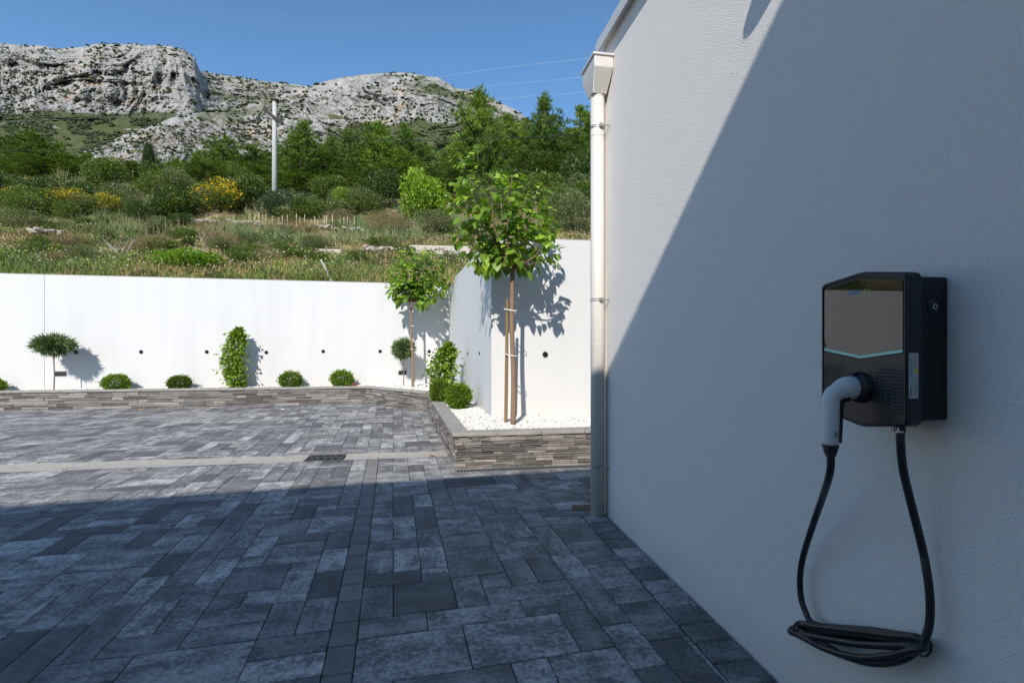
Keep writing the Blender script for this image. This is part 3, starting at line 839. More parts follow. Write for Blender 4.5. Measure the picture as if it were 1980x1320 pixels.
def weep(px, py, a, b, r=.033):
    p = hit_line(px, a, b); D = camco(p.x, p.y)[1]; z = CAMZ + (CY - py) / FPX * D
    t = (b - a).normalized(); n = Vector((t.y, -t.x, 0))
    h = empty('weep_hole', (p.x - S2.x, p.y - S2.y, z), parent=gw, rz=math.atan2(n.y, n.x) - math.pi / 2)
    V = []; F = []; N = 20
    for rr, yy in ((r * 1.25, .001), (r * 1.25, .014), (r * .92, .014), (r * .85, .002)):
        V += [(rr * math.cos(2 * math.pi * k / N), yy, rr * math.sin(2 * math.pi * k / N)) for k in range(N)]
    for q in range(3): F += [(q * N + k, q * N + (k + 1) % N, (q + 1) * N + (k + 1) % N, (q + 1) * N + k) for k in range(N)]
    obj('pipe_end', V, F, M_BLACKPL, h)
    obj('hole', [(r * .9 * math.cos(2 * math.pi * k / N), .003, r * .9 * math.sin(2 * math.pi * k / N)) for k in range(N)], [tuple(range(N))], M_PIT, h)
for px, py in ((147, 681), (273, 680), (400, 680), (515, 681), (625, 679), (735, 679), (830, 679)): weep(px, py, S0, S2)
weep(1054, 685, S1, R1)
for px in (905, 928): weep(px, 683, S2, S1, .02)

def wall_lamp(px, py, w, h, label):
    p = hit_line(px, S0, S2); D = camco(p.x, p.y)[1]; z = CAMZ + (CY - py) / FPX * D
    t = (S2 - S0).normalized(); rz = math.atan2(t.y, t.x)
    L = empty('wall_lamp', (p.x, p.y, z), label, 'wall lamp', 'recessed garden wall lamps', rz=rz)
    w = w / FPX * D / 2; h = h / FPX * D / 2
    m = MB(); m.box((-w, -.02, -h), (w, .001, h)); m.obj('housing', M_GREYLAMP, L, bevel=.004)
    for k in range(3): MB().box((-w * .86, -.025, -h * .75 + k * h * .5), (w * .86, -.0205, -h * .75 + k * h * .5 + h * .28)).obj('louvre', M_BLACKBOX, L)
wall_lamp(117, 722, 20, 9, 'small dark grey rectangular wall lamp beside the left standard tree')
wall_lamp(778, 720, 15, 8, 'small dark grey rectangular wall lamp behind the right standard tree')

# ------------------------------------------------------------------ planter of ledger stone with grey cap
BEDZ = .345; CAPB, CAPT = .365, .405
pl = empty('planter', tuple(PL_C), 'low planter of stacked slate strips with a grey cap, full of white pebbles', 'planter')
line = [PL_L, PL_A, PL_B, PL_C, PL_E]
stones = []
def stone_face(a, b, row_h, lmin, lmax, proud, keep_all):
    d = (b - a); L = d.length; t = d.normalized(); n = Vector((t.y, -t.x, 0)); z = -.02
    while z < CAPB - .008:
        h = random.uniform(.75, 1.3) * row_h; h = min(h, CAPB - z)
        if CAPB - z - h < .01: h = CAPB - z
        s = -random.uniform(0, lmax) * .5
        while s < L:
            l = random.uniform(lmin, lmax); s0 = max(s, 0); s1 = min(s + l, L)
            if s1 - s0 > .015:
                hh = h * random.choice((1, 1, 1, .5)) if h > .03 else h
                for zz, hq in (((z, h),) if hh == h else ((z, h * .48), (z + h * .5, h * .5))):
                    pr = random.uniform(.003, proud * 1.25); g = random.choice((.0016, .0022, .0034))
                    o1, o2 = pr + random.uniform(-.004, .004), pr + random.uniform(-.004, .004)
                    w = random.uniform(-.0018, .0018); w2 = random.uniform(-.0018, .0018)
                    A = a + t * (s0 + g); B = a + t * (s1 - g)
                    V = []
                    for zc, ww in ((zz + g, w), (zz + hq - g, w2)):
                        for P, oo in ((A, o1), (B, o2)):
                            V.append((P.x + n.x * oo, P.y + n.y * oo, zc + (ww if P is B else -ww)))
                            V.append((P.x - n.x * .03, P.y - n.y * .03, zc))
                    # bulged middle so the split face is not flat
                    mid = A.lerp(B, random.uniform(.35, .65)); om = pr + random.uniform(-.007, .007)
                    V.append((mid.x + n.x * om, mid.y + n.y * om, zz + g + random.uniform(-.001, .002)))
                    V.append((mid.x + n.x * om, mid.y + n.y * om, zz + hq - g - random.uniform(-.001, .003)))
                    # 0 Af 1 Ab 2 Bf 3 Bb (low)  4 Af 5 Ab 6 Bf 7 Bb (high) 8 mid low 9 mid high
                    F = [(0, 8, 9, 4), (8, 2, 6, 9), (0, 4, 5, 1), (2, 3, 7, 6), (4, 9, 6, 7, 5), (0, 1, 3, 2, 8)]
                    D = camco(mid.x, mid.y)[1]
                    stones.append((V, F, (s1 - s0) * hq / D ** 2 * keep_all))
            s += l
        z += h
stone_face(PL_C, PL_E, .034, .08, .34, .020, 1.0)
stone_face(PL_B, PL_C, .036, .08, .34, .020, .35)
stone_face(PL_A, PL_B, .042, .12, .42, .018, .9)
stone_face(PL_L, PL_A, .058, .18, .55, .018, .9)
stones.sort(key=lambda t: -t[2])
sm = MB(); smc = []
for k, (V, F, s) in enumerate(stones):
    c = (min(1, max(0, random.gauss(.5, .33))), 0, random.random())
    vis = camco(V[0][0], V[0][1])
    if k < 296: obj('stone', V, F, M_STONE, pl, world_co=True, col=np.tile(c, (len(V), 1)))
    else: sm.add(V, F); smc.append(np.tile(c, (len(V), 1)))
V, F = sm.out(); tag(obj('thin_stones', V, F, M_STONE, pl, world_co=True, col=np.vstack(smc)), kind='stuff')
# core behind the veneer
core = offset_line(line, .022); cin = offset_line(line, .17)
V = []; F = []
for i in range(5): V += [(core[i].x, core[i].y, -.05), (core[i].x, core[i].y, CAPB - .003), (cin[i].x, cin[i].y, CAPB - .003), (cin[i].x, cin[i].y, -.05)]
for i in range(4):
    for k in range(4): F.append((i * 4 + k, i * 4 + (k + 1) % 4, i * 4 + 4 + (k + 1) % 4, i * 4 + 4 + k))
obj('core', V, F, M_SAND, pl, world_co=True)
# cap stones
co_, ci_ = offset_line(line, -.032), offset_line(line, .165)
for i in range(4):
    L = (line[i + 1] - line[i]).length; nst = max(1, int(round(L / .52)))
    for k in range(nst):
        g = .0025 / L; t0, t1 = k / nst + (g if k else 0), (k + 1) / nst - (g if k < nst - 1 else 0)
        P = [co_[i].lerp(co_[i + 1], t0), co_[i].lerp(co_[i + 1], t1), ci_[i].lerp(ci_[i + 1], t1), ci_[i].lerp(ci_[i + 1], t0)]
        dz = random.uniform(-.0015, .0015)
        o = MB().prism([(p.x, p.y) for p in P], CAPB, CAPT + dz).obj('cap_stone', M_CAP, pl, world_co=True, bevel=.004)
# gravel
def poly_world(ps): return [(p.x, p.y) for p in ps]
inner = offset_line(line, .15)
bedA = [inner[0], inner[1], inner[2], S2, S0]; bedB = [inner[2], inner[3], inner[4], R1, S1, S2]
V = [(p.x, p.y, BEDZ - .012) for p in bedA + bedB]; F = [(0, 1, 2, 3, 4), (5, 6, 7, 8, 9, 10)]
obj('gravel_bed', V, F, M_BEDBASE, pl, world_co=True)
def inpoly(P, poly):
    x, y = P[:, 0], P[:, 1]; ins = np.zeros(len(P), bool); n = len(poly)
    for i in range(n):
        x1, y1 = poly[i]; x2, y2 = poly[(i + 1) % n]
        c = ((y1 > y) != (y2 > y)) & (x < (x2 - x1) * (y - y1) / (y2 - y1 + 1e-12) + x1); ins ^= c
    return ins
ph = (1 + 5 ** .5) / 2
ico = np.array([(-1,ph,0),(1,ph,0),(-1,-ph,0),(1,-ph,0),(0,-1,ph),(0,1,ph),(0,-1,-ph),(0,1,-ph),(ph,0,-1),(ph,0,1),(-ph,0,-1),(-ph,0,1)]) / math.sqrt(1 + ph * ph)
icf = np.array([(0,11,5),(0,5,1),(0,1,7),(0,7,10),(0,10,11),(1,5,9),(5,11,4),(11,10,2),(10,7,6),(7,1,8),(3,9,4),(3,4,2),(3,2,6),(3,6,8),(3,8,9),(4,9,5),(2,4,11),(6,2,10),(8,6,7),(9,8,1)])
def pebbles(poly, dens, size, lo, hi):
    P = np.array([lo[0], lo[1]]) + RS.rand(int(dens * (hi[0] - lo[0]) * (hi[1] - lo[1])), 2) * np.array([hi[0] - lo[0], hi[1] - lo[1]])
    P = P[inpoly(P, poly_world(poly))]; n = len(P)
    lat, D = camco(P[:, 0], P[:, 1]); k = (np.abs(lat) < D * 1.15) ; P = P[k]; n = len(P)
    pos = np.column_stack([P, BEDZ - .004 + RS.rand(n) * .016])
    sc = size * (.55 + RS.rand(n, 1) * .7) * (.65 + RS.rand(n, 3) * .6)
    t = RS.rand(n); col = mixcol((.60, .56, .50), (.82, .80, .76), t); col[RS.rand(n) < .06] = (.42, .37, .31)
    return scatter(ico, icf, pos, rotmats(rdir(n), RS.rand(n) * 6.28), sc, col)
parts = [pebbles(bedB, 2300, .0165, (-1.4, 5.3), (3.2, 13.2)), pebbles(bedA, 620, .026, (-14, 9.5), (1, 14.5))]
V, F, C = join(parts)
tag(obj('gravel', V, F, M_PEBBLE, pl, world_co=True, col=C, smooth=True), kind='stuff')

# ------------------------------------------------------------------ planting in the beds
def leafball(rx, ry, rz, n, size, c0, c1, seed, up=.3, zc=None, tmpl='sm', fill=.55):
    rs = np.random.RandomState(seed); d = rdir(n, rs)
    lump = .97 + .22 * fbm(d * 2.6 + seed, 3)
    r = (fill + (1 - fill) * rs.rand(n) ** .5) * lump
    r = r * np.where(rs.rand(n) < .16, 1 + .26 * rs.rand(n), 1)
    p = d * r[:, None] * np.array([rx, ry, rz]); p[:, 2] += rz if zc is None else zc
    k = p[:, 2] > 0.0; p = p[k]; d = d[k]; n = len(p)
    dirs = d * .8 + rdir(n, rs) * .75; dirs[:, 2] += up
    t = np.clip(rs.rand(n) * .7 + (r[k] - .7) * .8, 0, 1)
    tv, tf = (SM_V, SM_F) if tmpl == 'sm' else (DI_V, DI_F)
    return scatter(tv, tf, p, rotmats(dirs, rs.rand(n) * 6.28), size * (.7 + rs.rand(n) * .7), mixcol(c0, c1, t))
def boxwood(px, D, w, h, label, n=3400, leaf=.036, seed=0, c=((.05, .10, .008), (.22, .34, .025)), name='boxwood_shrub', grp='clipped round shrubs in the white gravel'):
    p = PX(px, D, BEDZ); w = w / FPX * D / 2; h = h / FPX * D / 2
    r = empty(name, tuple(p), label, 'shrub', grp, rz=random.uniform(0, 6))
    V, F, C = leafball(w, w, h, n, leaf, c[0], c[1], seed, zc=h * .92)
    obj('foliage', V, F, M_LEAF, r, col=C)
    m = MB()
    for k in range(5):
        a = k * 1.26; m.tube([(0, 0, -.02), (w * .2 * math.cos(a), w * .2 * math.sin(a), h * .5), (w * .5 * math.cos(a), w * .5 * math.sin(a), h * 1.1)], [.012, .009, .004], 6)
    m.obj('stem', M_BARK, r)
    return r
def bedD(px):     # middle of the back strip
    k = (px - CX) / FPX
    return (11.1 + .183 * 11.5) / (1 - .183 * k) - .33
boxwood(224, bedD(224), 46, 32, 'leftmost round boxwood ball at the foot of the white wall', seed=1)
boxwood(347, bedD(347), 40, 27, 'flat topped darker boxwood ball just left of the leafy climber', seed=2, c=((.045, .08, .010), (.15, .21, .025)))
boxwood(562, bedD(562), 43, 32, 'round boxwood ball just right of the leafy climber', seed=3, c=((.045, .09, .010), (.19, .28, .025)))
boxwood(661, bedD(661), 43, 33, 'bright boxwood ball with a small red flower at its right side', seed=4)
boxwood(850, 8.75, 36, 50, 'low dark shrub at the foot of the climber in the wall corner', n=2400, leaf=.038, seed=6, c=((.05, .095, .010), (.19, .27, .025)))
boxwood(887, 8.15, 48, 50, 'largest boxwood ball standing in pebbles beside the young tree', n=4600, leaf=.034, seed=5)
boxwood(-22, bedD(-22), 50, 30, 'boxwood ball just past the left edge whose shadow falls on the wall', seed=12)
p = PX(684, bedD(684) - .15, BEDZ)
fl = empty('red_flower', tuple(p), 'small red flower in the gravel beside a boxwood ball', 'flower')
V, F, C = leafball(.05, .05, .04, 60, .03, (.5, .03, .02), (.7, .08, .05), 4); obj('petals', V, F, M_RED, fl)
V, F, C = leafball(.06, .06, .03, 60, .04, (.05, .09, .02), (.1, .16, .03), 5, zc=.02); obj('leaves', V, F, M_LEAF, fl, col=C)

def climber(px, D, w, h, label, seed, n=900, top=None):
    rs = np.random.RandomState(seed)
    p = PX(px, D, BEDZ); w = w / FPX * D / 2; h = h / FPX * D
    r = empty('climbing_plant', tuple(p), label, 'climbing plant', 'leafy climbers trained up the white wall')
    z = rs.rand(n) ** .92 * h
    prof = w * (.62 + .45 * np.sin(np.clip(z / h, 0, 1) * 2.6 + .35) ** 2 * .8) * np.where(z > h * .88, np.clip((h - z) / (h * .14) + .15, .12, 1), 1)
    th = rs.rand(n) * 6.28; rr = prof * np.sqrt(rs.rand(n)) * (1 + .3 * fbm(np.stack([z * 3, th, z * 0], 1), 3))
    wav = .06 * np.sin(z * 4 + seed) 
    rr = rr * np.where(rs.rand(n) < .14, 1.25 + .8 * rs.rand(n), 1)
    pos = np.stack([rr * np.cos(th) + wav, rr * np.sin(th) * .55, z], 1)
    d = np.stack([np.cos(th) * .7, np.sin(th) * .7 - .35, -.15 + rs.normal(size=n) * .45], 1) + rdir(n, rs) * .5
    col = mixcol((.08, .16, .014), (.30, .42, .04), rs.rand(n))
    V, F, C = scatter(LEAF_V, LEAF_T, pos, rotmats(d, rs.normal(size=n) * .7), .062 * (.65 + rs.rand(n) * .7), col)
    obj('foliage', V, F, M_LEAF, r, col=C)
    m = MB()
    for k in range(4):
        pts = [(rs.normal() * .02, rs.normal() * .02, 0)]
        for q in range(1, 7): pts.append((w * .35 * math.sin(q + k * 2) + .06 * math.sin(h * q / 6 * 4 + seed), .03 * math.cos(q * 1.3 + k), h * q / 6.2))
        m.tube(pts, [.011 - .0013 * i for i in range(7)], 6)
    m.obj('stem', M_BARK, r)
climber(456, bedD(456) + .02, 40, 117, 'tall leafy climber against the middle of the white wall', 21, 1900)
climber(861, 9.6, 46, 108, 'leafy climber in the corner where the walls meet, behind the low shrub', 22, 1700)

def standard(px, D, w, h, cy, base_py, label, seed):
    rs = np.random.RandomState(seed)
    p = PX(px, D, BEDZ); zc = CAMZ + (CY - cy) / FPX * D - BEDZ; w = w / FPX * D / 2; h = h / FPX * D / 2
    r = empty('standard_tree', tuple(p), label, 'small tree', 'clipped standards with ball heads')
    m = MB(); m.tube([(0, 0, -.02), (.012, 0, zc * .35), (-.006, .01, zc * .7), (.01, 0, zc)], [.014, .012, .012, .011], 8); m.obj('trunk', M_BARK, r)
    n = 4200; d = rdir(n, rs); rad = .35 + .65 * rs.rand(n) ** .6
    pos = d * (rad * (.80 + .3 * fbm(d * 2.5 + seed, 2)))[:, None] * np.array([w, w, h]); pos[:, 2] += zc
    dirs = d * np.array([1, 1, .5]) + rdir(n, rs) * .6
    spike = np.array([(-.09, 0, 0), (.09, 0, 0), (.0, 1, 0), (0, .45, .09)]); sf = np.array([(0, 1, 2), (0, 3, 2)])
    V, F, C = scatter(spike, sf, pos, rotmats(dirs, rs.rand(n) * 6.28), .115 * (.55 + rs.rand(n) * 1.3 * rad), mixcol((.07, .115, .045), (.25, .33, .13), rs.rand(n)))
    obj('crown', V, F, M_NEEDLE, r, col=C)
    m = MB()
    for k in range(10):
        q = rdir(1, rs)[0] * np.array([w, w, h]) * .6; m.tube([(0, 0, zc - h * .5), (q[0], q[1], zc + q[2])], [.009, .004], 5)
    m.obj('branch', M_BARK, r)
standard(104, bedD(104) - .12, 62, 34, 667, 755, 'small standard tree with a wide flat needle crown at the left', 31)
standard(780, bedD(780) - .22, 35, 34, 674, 748, 'small standard tree with a round ball head behind the thin young tree', 32)

def young_tree(px, D, fork_py, ends, label, seed, leaf, nleaf, trunk_r, stake=None, ties=(), max_parts=290, lean=0.0, dspread=.55):
    rs = np.random.RandomState(seed)
    p = PX(px, D, BEDZ - .01); root = empty('young_tree', tuple(p), label, 'tree', rz=-YAW)
    def loc(x, y): return Vector(((x - px) / FPX * D, 0, CAMZ + (CY - y) / FPX * D - BEDZ + .01))
    F0 = loc(px + lean, fork_py)
    wob = [(0, 0, 0), (.008, .004, F0.z * .3), (F0.x * .6 - .01, -.006, F0.z * .62), (F0.x, 0, F0.z)]
    MB().tube(smooth_path(wob, 5), list(np.linspace(trunk_r, trunk_r * .72, 16)), 12).obj('trunk', M_BARK, root, smooth=True)
    MB().tube([(F0.x, 0, F0.z - .05), (F0.x, 0, F0.z), (F0.x, 0, F0.z + .05)], [trunk_r * .72, trunk_r * 1.05, trunk_r * .5], 10).obj('knuckle', M_BARK, root, smooth=True)
    L = []
    for (ex, ey, wgt) in ends:
        E = loc(ex, ey); E.y = rs.uniform(-dspread, dspread)
        mid = F0.lerp(E, .42) + Vector((rs.normal() * .05, rs.normal() * .05, 0)); mid.x += (E.x - F0.x) * .12
        if E.z < F0.z + .25: mid.z = max(mid.z, F0.z + .12)
        path = smooth_path([F0, F0.lerp(mid, .4) + Vector((0, 0, -.01)), mid, mid.lerp(E, .6) + Vector((0, 0, .03)), E], 5)
        r0 = trunk_r * (.42 if wgt > .8 else .3)
        MB().tube(path, list(np.linspace(r0, .0035, len(path))), 6).obj('branch', M_BARK, root, smooth=True)
        cnt = int(nleaf * wgt / sum(e[2] for e in ends))
        for k in range(cnt):
            t = .25 + .78 * rs.rand() ** .62; t = min(t, 1.0)
            i = min(int(t * (len(path) - 1)), len(path) - 2); q = path[i].lerp(path[i + 1], t * (len(path) - 1) - i)
            tan = (path[i + 1] - path[i]).normalized()
            side = Vector(rdir(1, rs)[0]); side = (side - tan * side.dot(tan)).normalized()
            # a twig carries the leaf a little way off the shoot
            q = q + side * rs.uniform(.02, .17) * (leaf / .12) + Vector((0, 0, rs.uniform(-.02, .06)))
            d = (side * 1.0 + tan * .45 + Vector((0, 0, -.55 - .3 * rs.rand()))).normalized()
            young = t > .8 and rs.rand() < .65
            c = np.array((.32, .46, .05)) if young else np.array((.10, .20, .018)) + np.array((.12, .15, .02)) * rs.rand()
            L.append((q, d, leaf * (rs.uniform(.45, .8) if young else rs.uniform(.7, 1.2)), c, rs.normal() * .45))
    order = sorted(range(len(L)), key=lambda i: -L[i][2] * (1.3 if L[i][0].y < 0 else 1))
    # a few leaf meshes of different tint, shared by the single leaves
    protos = []
    for q in range(10):
        j = order[q * 7 % len(order)]; me = None
        cc = np.array((.32, .46, .05)) if q >= 8 else np.array((.10, .20, .018)) + np.array((.12, .15, .02)) * q / 7
        lv = np.array(LEAF_V) * np.array([rs.uniform(.85, 1.15), 1, rs.uniform(.3, 1.6)])
        protos.append(make_mesh('leaf', lv, LEAF_T, M_LEAF, True, np.tile(cc, (len(lv), 1))))
    pos = np.array([tuple(L[i][0]) for i in order]); dr = np.array([tuple(L[i][1]) for i in order])
    R = rotmats(dr, np.array([L[i][4] for i in order])); 
    for k in range(min(max_parts, len(order))):
        l = L[order[k]]; pm = protos[8 + k % 2] if l[3][0] > .3 else protos[k % 8]
        o = link('leaf', pm, root); M = Matrix([[*R[k][0]], [*R[k][1]], [*R[k][2]]]).to_4x4(); o.matrix_local = Matrix.Translation(l[0]) @ M @ Matrix.Scale(l[2], 4)
    if len(order) > max_parts:
        k = slice(max_parts, None)
        V, F, C = scatter(LEAF_V, LEAF_T, pos[k], R[k], np.array([L[i][2] for i in order[k]]), np.array([L[i][3] for i in order[k]]))
        tag(obj('foliage', V, F, M_LEAF, root, col=C, smooth=True), kind='stuff')
    return root, loc
BIG = [(893,316,1.5),(908,338,.9),(880,345,.7),(872,385,1.3),(880,450,1),(912,500,1),(930,525,.8),(950,360,1),(965,345,1.1),(990,350,1.2),(1018,358,1.1),(1040,372,1),(1062,398,1),(1072,430,.9),(1060,470,1),(1080,492,.7),(1030,500,1),(1000,490,1.3),
       (925,410,1.3),(940,450,1.5),(965,470,1.5),(990,430,1.5),(1015,440,1.5),(1035,420,1.2),(905,430,1),(960,510,1.1),(935,490,1.2),(985,395,1.3),(1010,400,1.2),(900,395,1)]
D1 = 6.55
t1, loc1 = young_tree(992, D1, 521, BIG, 'larger young broadleaf tree tied to a wooden stake in the near pebble bed', 41, .122, 980, .038, lean=-1)
SMALL = [(762,520,1),(770,495,1),(790,487,1.1),(815,490,1.1),(838,492,1),(850,505,1),(858,530,1),(862,556,.8),(845,575,.8),(760,555,.9),(756,572,.6),(820,596,.7),(835,590,.6),(775,540,1.2),(800,515,1.5),(825,525,1.5),(805,545,1.4),(785,560,1),(840,545,1.2),(815,565,1)]
D2 = bedD(798) - .45
t2, loc2 = young_tree(798, D2, 586, SMALL, 'thinner young broadleaf tree with a narrow trunk near the corner of the white walls', 42, .122, 1150, .034, lean=-3, dspread=.45)
# stake and ties of the larger tree
sp = PX(978, D1 + .12, BEDZ - .02)
stk = empty('tree_stake', tuple(sp), 'round brown wooden stake leaning close to the larger young tree', 'stake')
top = PX(981, D1 + .05, CAMZ + (CY - 578) / FPX * D1) - sp
MB().tube([(0, 0, 0), tuple(top * .5), tuple(top)], [.024, .023, .021], 14).obj('pole', M_STAKE, stk)
for py in (600, 687):
    z = CAMZ + (CY - py) / FPX * D1
    a = PX(992.5, D1, z); b = PX(979.5, D1 + .08, z + .02)
    d = (b - a).normalized(); n = Vector((-d.y, d.x, 0)).normalized()
    loop = [a + n * .046 - d * .01, a - d * .05, a - n * .046 - d * .01, b - n * .036, b + d * .036, b + n * .036]
    V, F = tube(smooth_path(loop, 5, True) + [smooth_path(loop, 5, True)[0]], [(.004, .008)] * 31, 6, False)
    tie = obj('tree_tie', V, F, M_TIE); tag(tie, ('upper' if py == 600 else 'lower') + ' pale strap tying the larger young tree to its stake', 'tree tie', 'pale straps round the young trees')
for py in (630, 675):
    z = CAMZ + (CY - py) / FPX * D2; a = PX(797.5, D2, z); loop = [a + Vector((math.cos(k) * .045, math.sin(k) * .045, 0)) for k in (0, 1.05, 2.1, 3.14, 4.2, 5.25)]
    V, F = tube(smooth_path(loop, 4, True) + [smooth_path(loop, 4, True)[0]], [(.005, .009)] * 25, 6, False)
    tie = obj('tree_tie', V, F, M_TIE); tag(tie, ('upper' if py == 630 else 'lower') + ' pale band round the trunk of the thinner young tree', 'tree tie', 'pale straps round the young trees')

# litter on the paving near the planter
for k, (px, py, s, mt, lb) in enumerate(((253, 786, .05, M_TIE, 'pale scrap of paper left on the pavers by the far planter'), (545, 792, .06, M_TIE, 'white crumpled scrap on the pavers right of the paper scrap'), (275, 792, .07, M_DRY, 'brown dry leaf below the far planter on the left'), (310, 791, .07, M_DRY, 'brown dry leaf right of another by the far planter'), (800, 797, .05, M_DRY, 'orange dry leaf near the planter corner'), (835, 881, .05, M_DRY, 'dry leaf caught where the gutter meets the planter'))):
    c = GP(px, py, 0.006); V = []
    n = 7
    for q in range(n): V.append((s * math.cos(q / n * 6.28) * random.uniform(.6, 1.1), s * .8 * math.sin(q / n * 6.28) * random.uniform(.6, 1.1), random.uniform(.001, .02)))
    V.append((0, 0, .018)); V = np.array(V)
    o = obj('paper_scrap' if mt is M_TIE else 'fallen_leaf', np.vstack([V, V + (0, 0, .0015)]), [(q, (q + 1) % n, n) for q in range(n)] + [(n + 2 + (q + 1) % n - 1, n + 2 + q - 1, 2 * n + 1) for q in range(n)][:0] + [(n + 1 + (q + 1) % n, n + 1 + q, 2 * n + 1) for q in range(n)], mt, loc=(c.x, c.y, .004))
    tag(o, lb, 'scrap' if mt is M_TIE else 'dry leaf')

def litter():
    rs = np.random.RandomState(71); P = []
    for a, b, n in ((PL_C, PL_B, 260), (PL_B, PL_A, 160), (PL_A, PL_L, 520), (PL_C, PL_E, 90)):
        t = rs.rand(n) * (.6 if b is PL_L else 1); nrm = Vector((-(b - a).y, (b - a).x, 0)).normalized()
        if (a is PL_C and b is PL_E): nrm = -nrm
        off = .03 + .16 * rs.rand(n) ** 2.2
        P.append(np.array([tuple(a.lerp(b, float(x)) + nrm * float(o_)) for x, o_ in zip(t, off)]))
    n = 420; x = rs.uniform(-9, .5, n); P.append(np.stack([x, 6.48 + rs.normal(size=n) * .09, x * 0], 1))
    n = 160; P.append(np.stack([rs.uniform(-5, 1.2, n), rs.uniform(2.0, 9, n), np.zeros(n)], 1))
    P = np.vstack(P); n = len(P); P[:, 2] = .004 + rs.rand(n) * .004
    d = rdir(n, rs); d[:, 2] *= .2
    col = mixcol((.16, .10, .05), (.46, .34, .20), rs.rand(n)); col[rs.rand(n) < .15] = (.6, .57, .5)
    V, F, C = scatter(SM_V, SM_F, P, rotmats(d, rs.normal(size=n) * .4), .008 + .022 * rs.rand(n) ** 2, col)
    tag(obj('leaf_litter', V, F, M_GRASS, col=C), 'crumbs of dry leaf and soil lying on the paving along the planter', 'leaf litter', kind='stuff')
litter()

# ------------------------------------------------------------------ hillside planting
def ray_on_hill(px, py, dmin=13, dmax=120):
    k = (px - CX) / FPX; D = np.linspace(dmin, dmax, 1600)
    z = hill_z(k * D, D); zr = CAMZ + (CY - py) / FPX * D
    i = np.argmax(z >= zr) if (z >= zr).any() else len(D) - 1
    return D[i], z[i]
# grass and weeds
def grass(name, n, dmin, dmax, hlo, hhi, cols, label, seed, thr=None, blades=7, wid=(.010, .0011)):
    rs = np.random.RandomState(seed)
    D = dmin * (dmax / dmin) ** rs.rand(n); k = -1.15 + rs.rand(n) * 1.62
    Dw_ = (11.1 + .183 * 11.5 + .3) / (1 - .183 * k)
    D = np.where(k < -.13, np.maximum(D, Dw_ + rs.rand(n) * 1.5), D)
    lat = k * D
    if thr is not None:
        f = fbm(np.stack([lat * .35, D * .35, D * 0 + seed], 1), 4); kp = f > thr; lat, D = lat[kp], D[kp]; n = len(D)
    z = hill_z(lat, D)
    pos = np.stack([lat * cs + D * sn, -lat * sn + D * cs, z - .02], 1)
    pos = np.repeat(pos, blades, 0); Dr = np.repeat(D, blades); n2 = len(pos)
    pos[:, :2] += rs.normal(size=(n2, 2)) * (.05 + .003 * Dr[:, None])
    hgt = np.repeat(rs.rand(n), blades) * (hhi - hlo) + hlo; hgt *= .5 + rs.rand(n2) * .7
    d = rs.normal(size=(n2, 3)) * .33; d[:, 2] = 1
    patch = np.clip(.5 + 1.6 * fbm(np.stack([lat * .22, D * .22, D * 0 + 3], 1), 3) + .22 * rs.normal(size=n), 0, 1)
    i = np.repeat(patch, blades) * (len(cols) - 1) * .999; i0 = i.astype(int); fr = (i - i0)[:, None]; ca = np.array(cols)
    col = ca[i0] * (1 - fr) + ca[np.minimum(i0 + 1, len(cols) - 1)] * fr
    col = col * (.7 + rs.rand(n2, 1) * .6)
    sc = np.stack([wid[0] + wid[1] * Dr, hgt, hgt], 1) * 1.0
    V, F, C = scatter(BL_V, BL_F, pos, rotmats(d, rs.rand(n2) * 6.28), sc, col)
    o = obj(name, V, F, M_GRASS, col=C); tag(o, label, 'grass', kind='stuff')
grass('dry_grass', 15000, 11.5, 46, .10, .33, [(0.536, 0.370, 0.174), (0.428, 0.320, 0.145), (0.304, 0.286, 0.108), (0.215, 0.235, 0.072)], 'dry brown and green grass over the slope behind the white wall', 51, thr=-.16)
grass('green_grass', 6500, 11.5, 40, .10, .34, [(0.161, 0.250, 0.048), (0.124, 0.203, 0.048), (0.205, 0.296, 0.055), (0.146, 0.203, 0.083)], 'green weeds and grass behind the white wall', 52, thr=.0, blades=8, wid=(.016, .0014))
grass('tall_grass', 2600, 24, 46, .5, 1.25, [(0.293, 0.265, 0.124), (0.337, 0.296, 0.152), (0.190, 0.234, 0.097), (0.146, 0.203, 0.083)], 'tall feathery grass high on the slope', 53, thr=.1, blades=14)
grass('edge_grass', 2600, 11.3, 15.2, .08, .26, [(.16, .27, .04), (.12, .21, .03), (.22, .30, .07)], 'bright green grass fringe along the top of the white wall', 54, blades=9, wid=(.014, .0012))
# seed heads and small flowers
def flecks():
    rs = np.random.RandomState(57); n = 5200
    D = 12.5 * (40 / 12.5) ** rs.rand(n); k = -1.12 + rs.rand(n) * 1.35; lat = k * D
    f = fbm(np.stack([lat * .5, D * .5, D * 0 + 9], 1), 3); kp = f > .08; lat, D = lat[kp], D[kp]; n = len(D)
    pos = np.stack([lat * cs + D * sn, -lat * sn + D * cs, hill_z(lat, D) + .1 + rs.rand(n) * .25], 1)
    t = (f[kp] > .3) * 1.0
    col = mixcol((.50, .44, .27), (.50, .50, .14), t) * (.8 + .4 * rs.rand(n, 1)); col[rs.rand(n) < .2] = (.62, .6, .54)
    V, F, C = scatter(ico[:, :], icf, pos, rotmats(rdir(n, rs)), (.006 + .0009 * D) * (.6 + rs.rand(n) * .9), col)
    o = obj('seed_heads', V, F, M_GRASS, col=C); tag(o, 'pale seed heads and tiny flowers in the grass', 'seed heads', kind='stuff')
flecks()
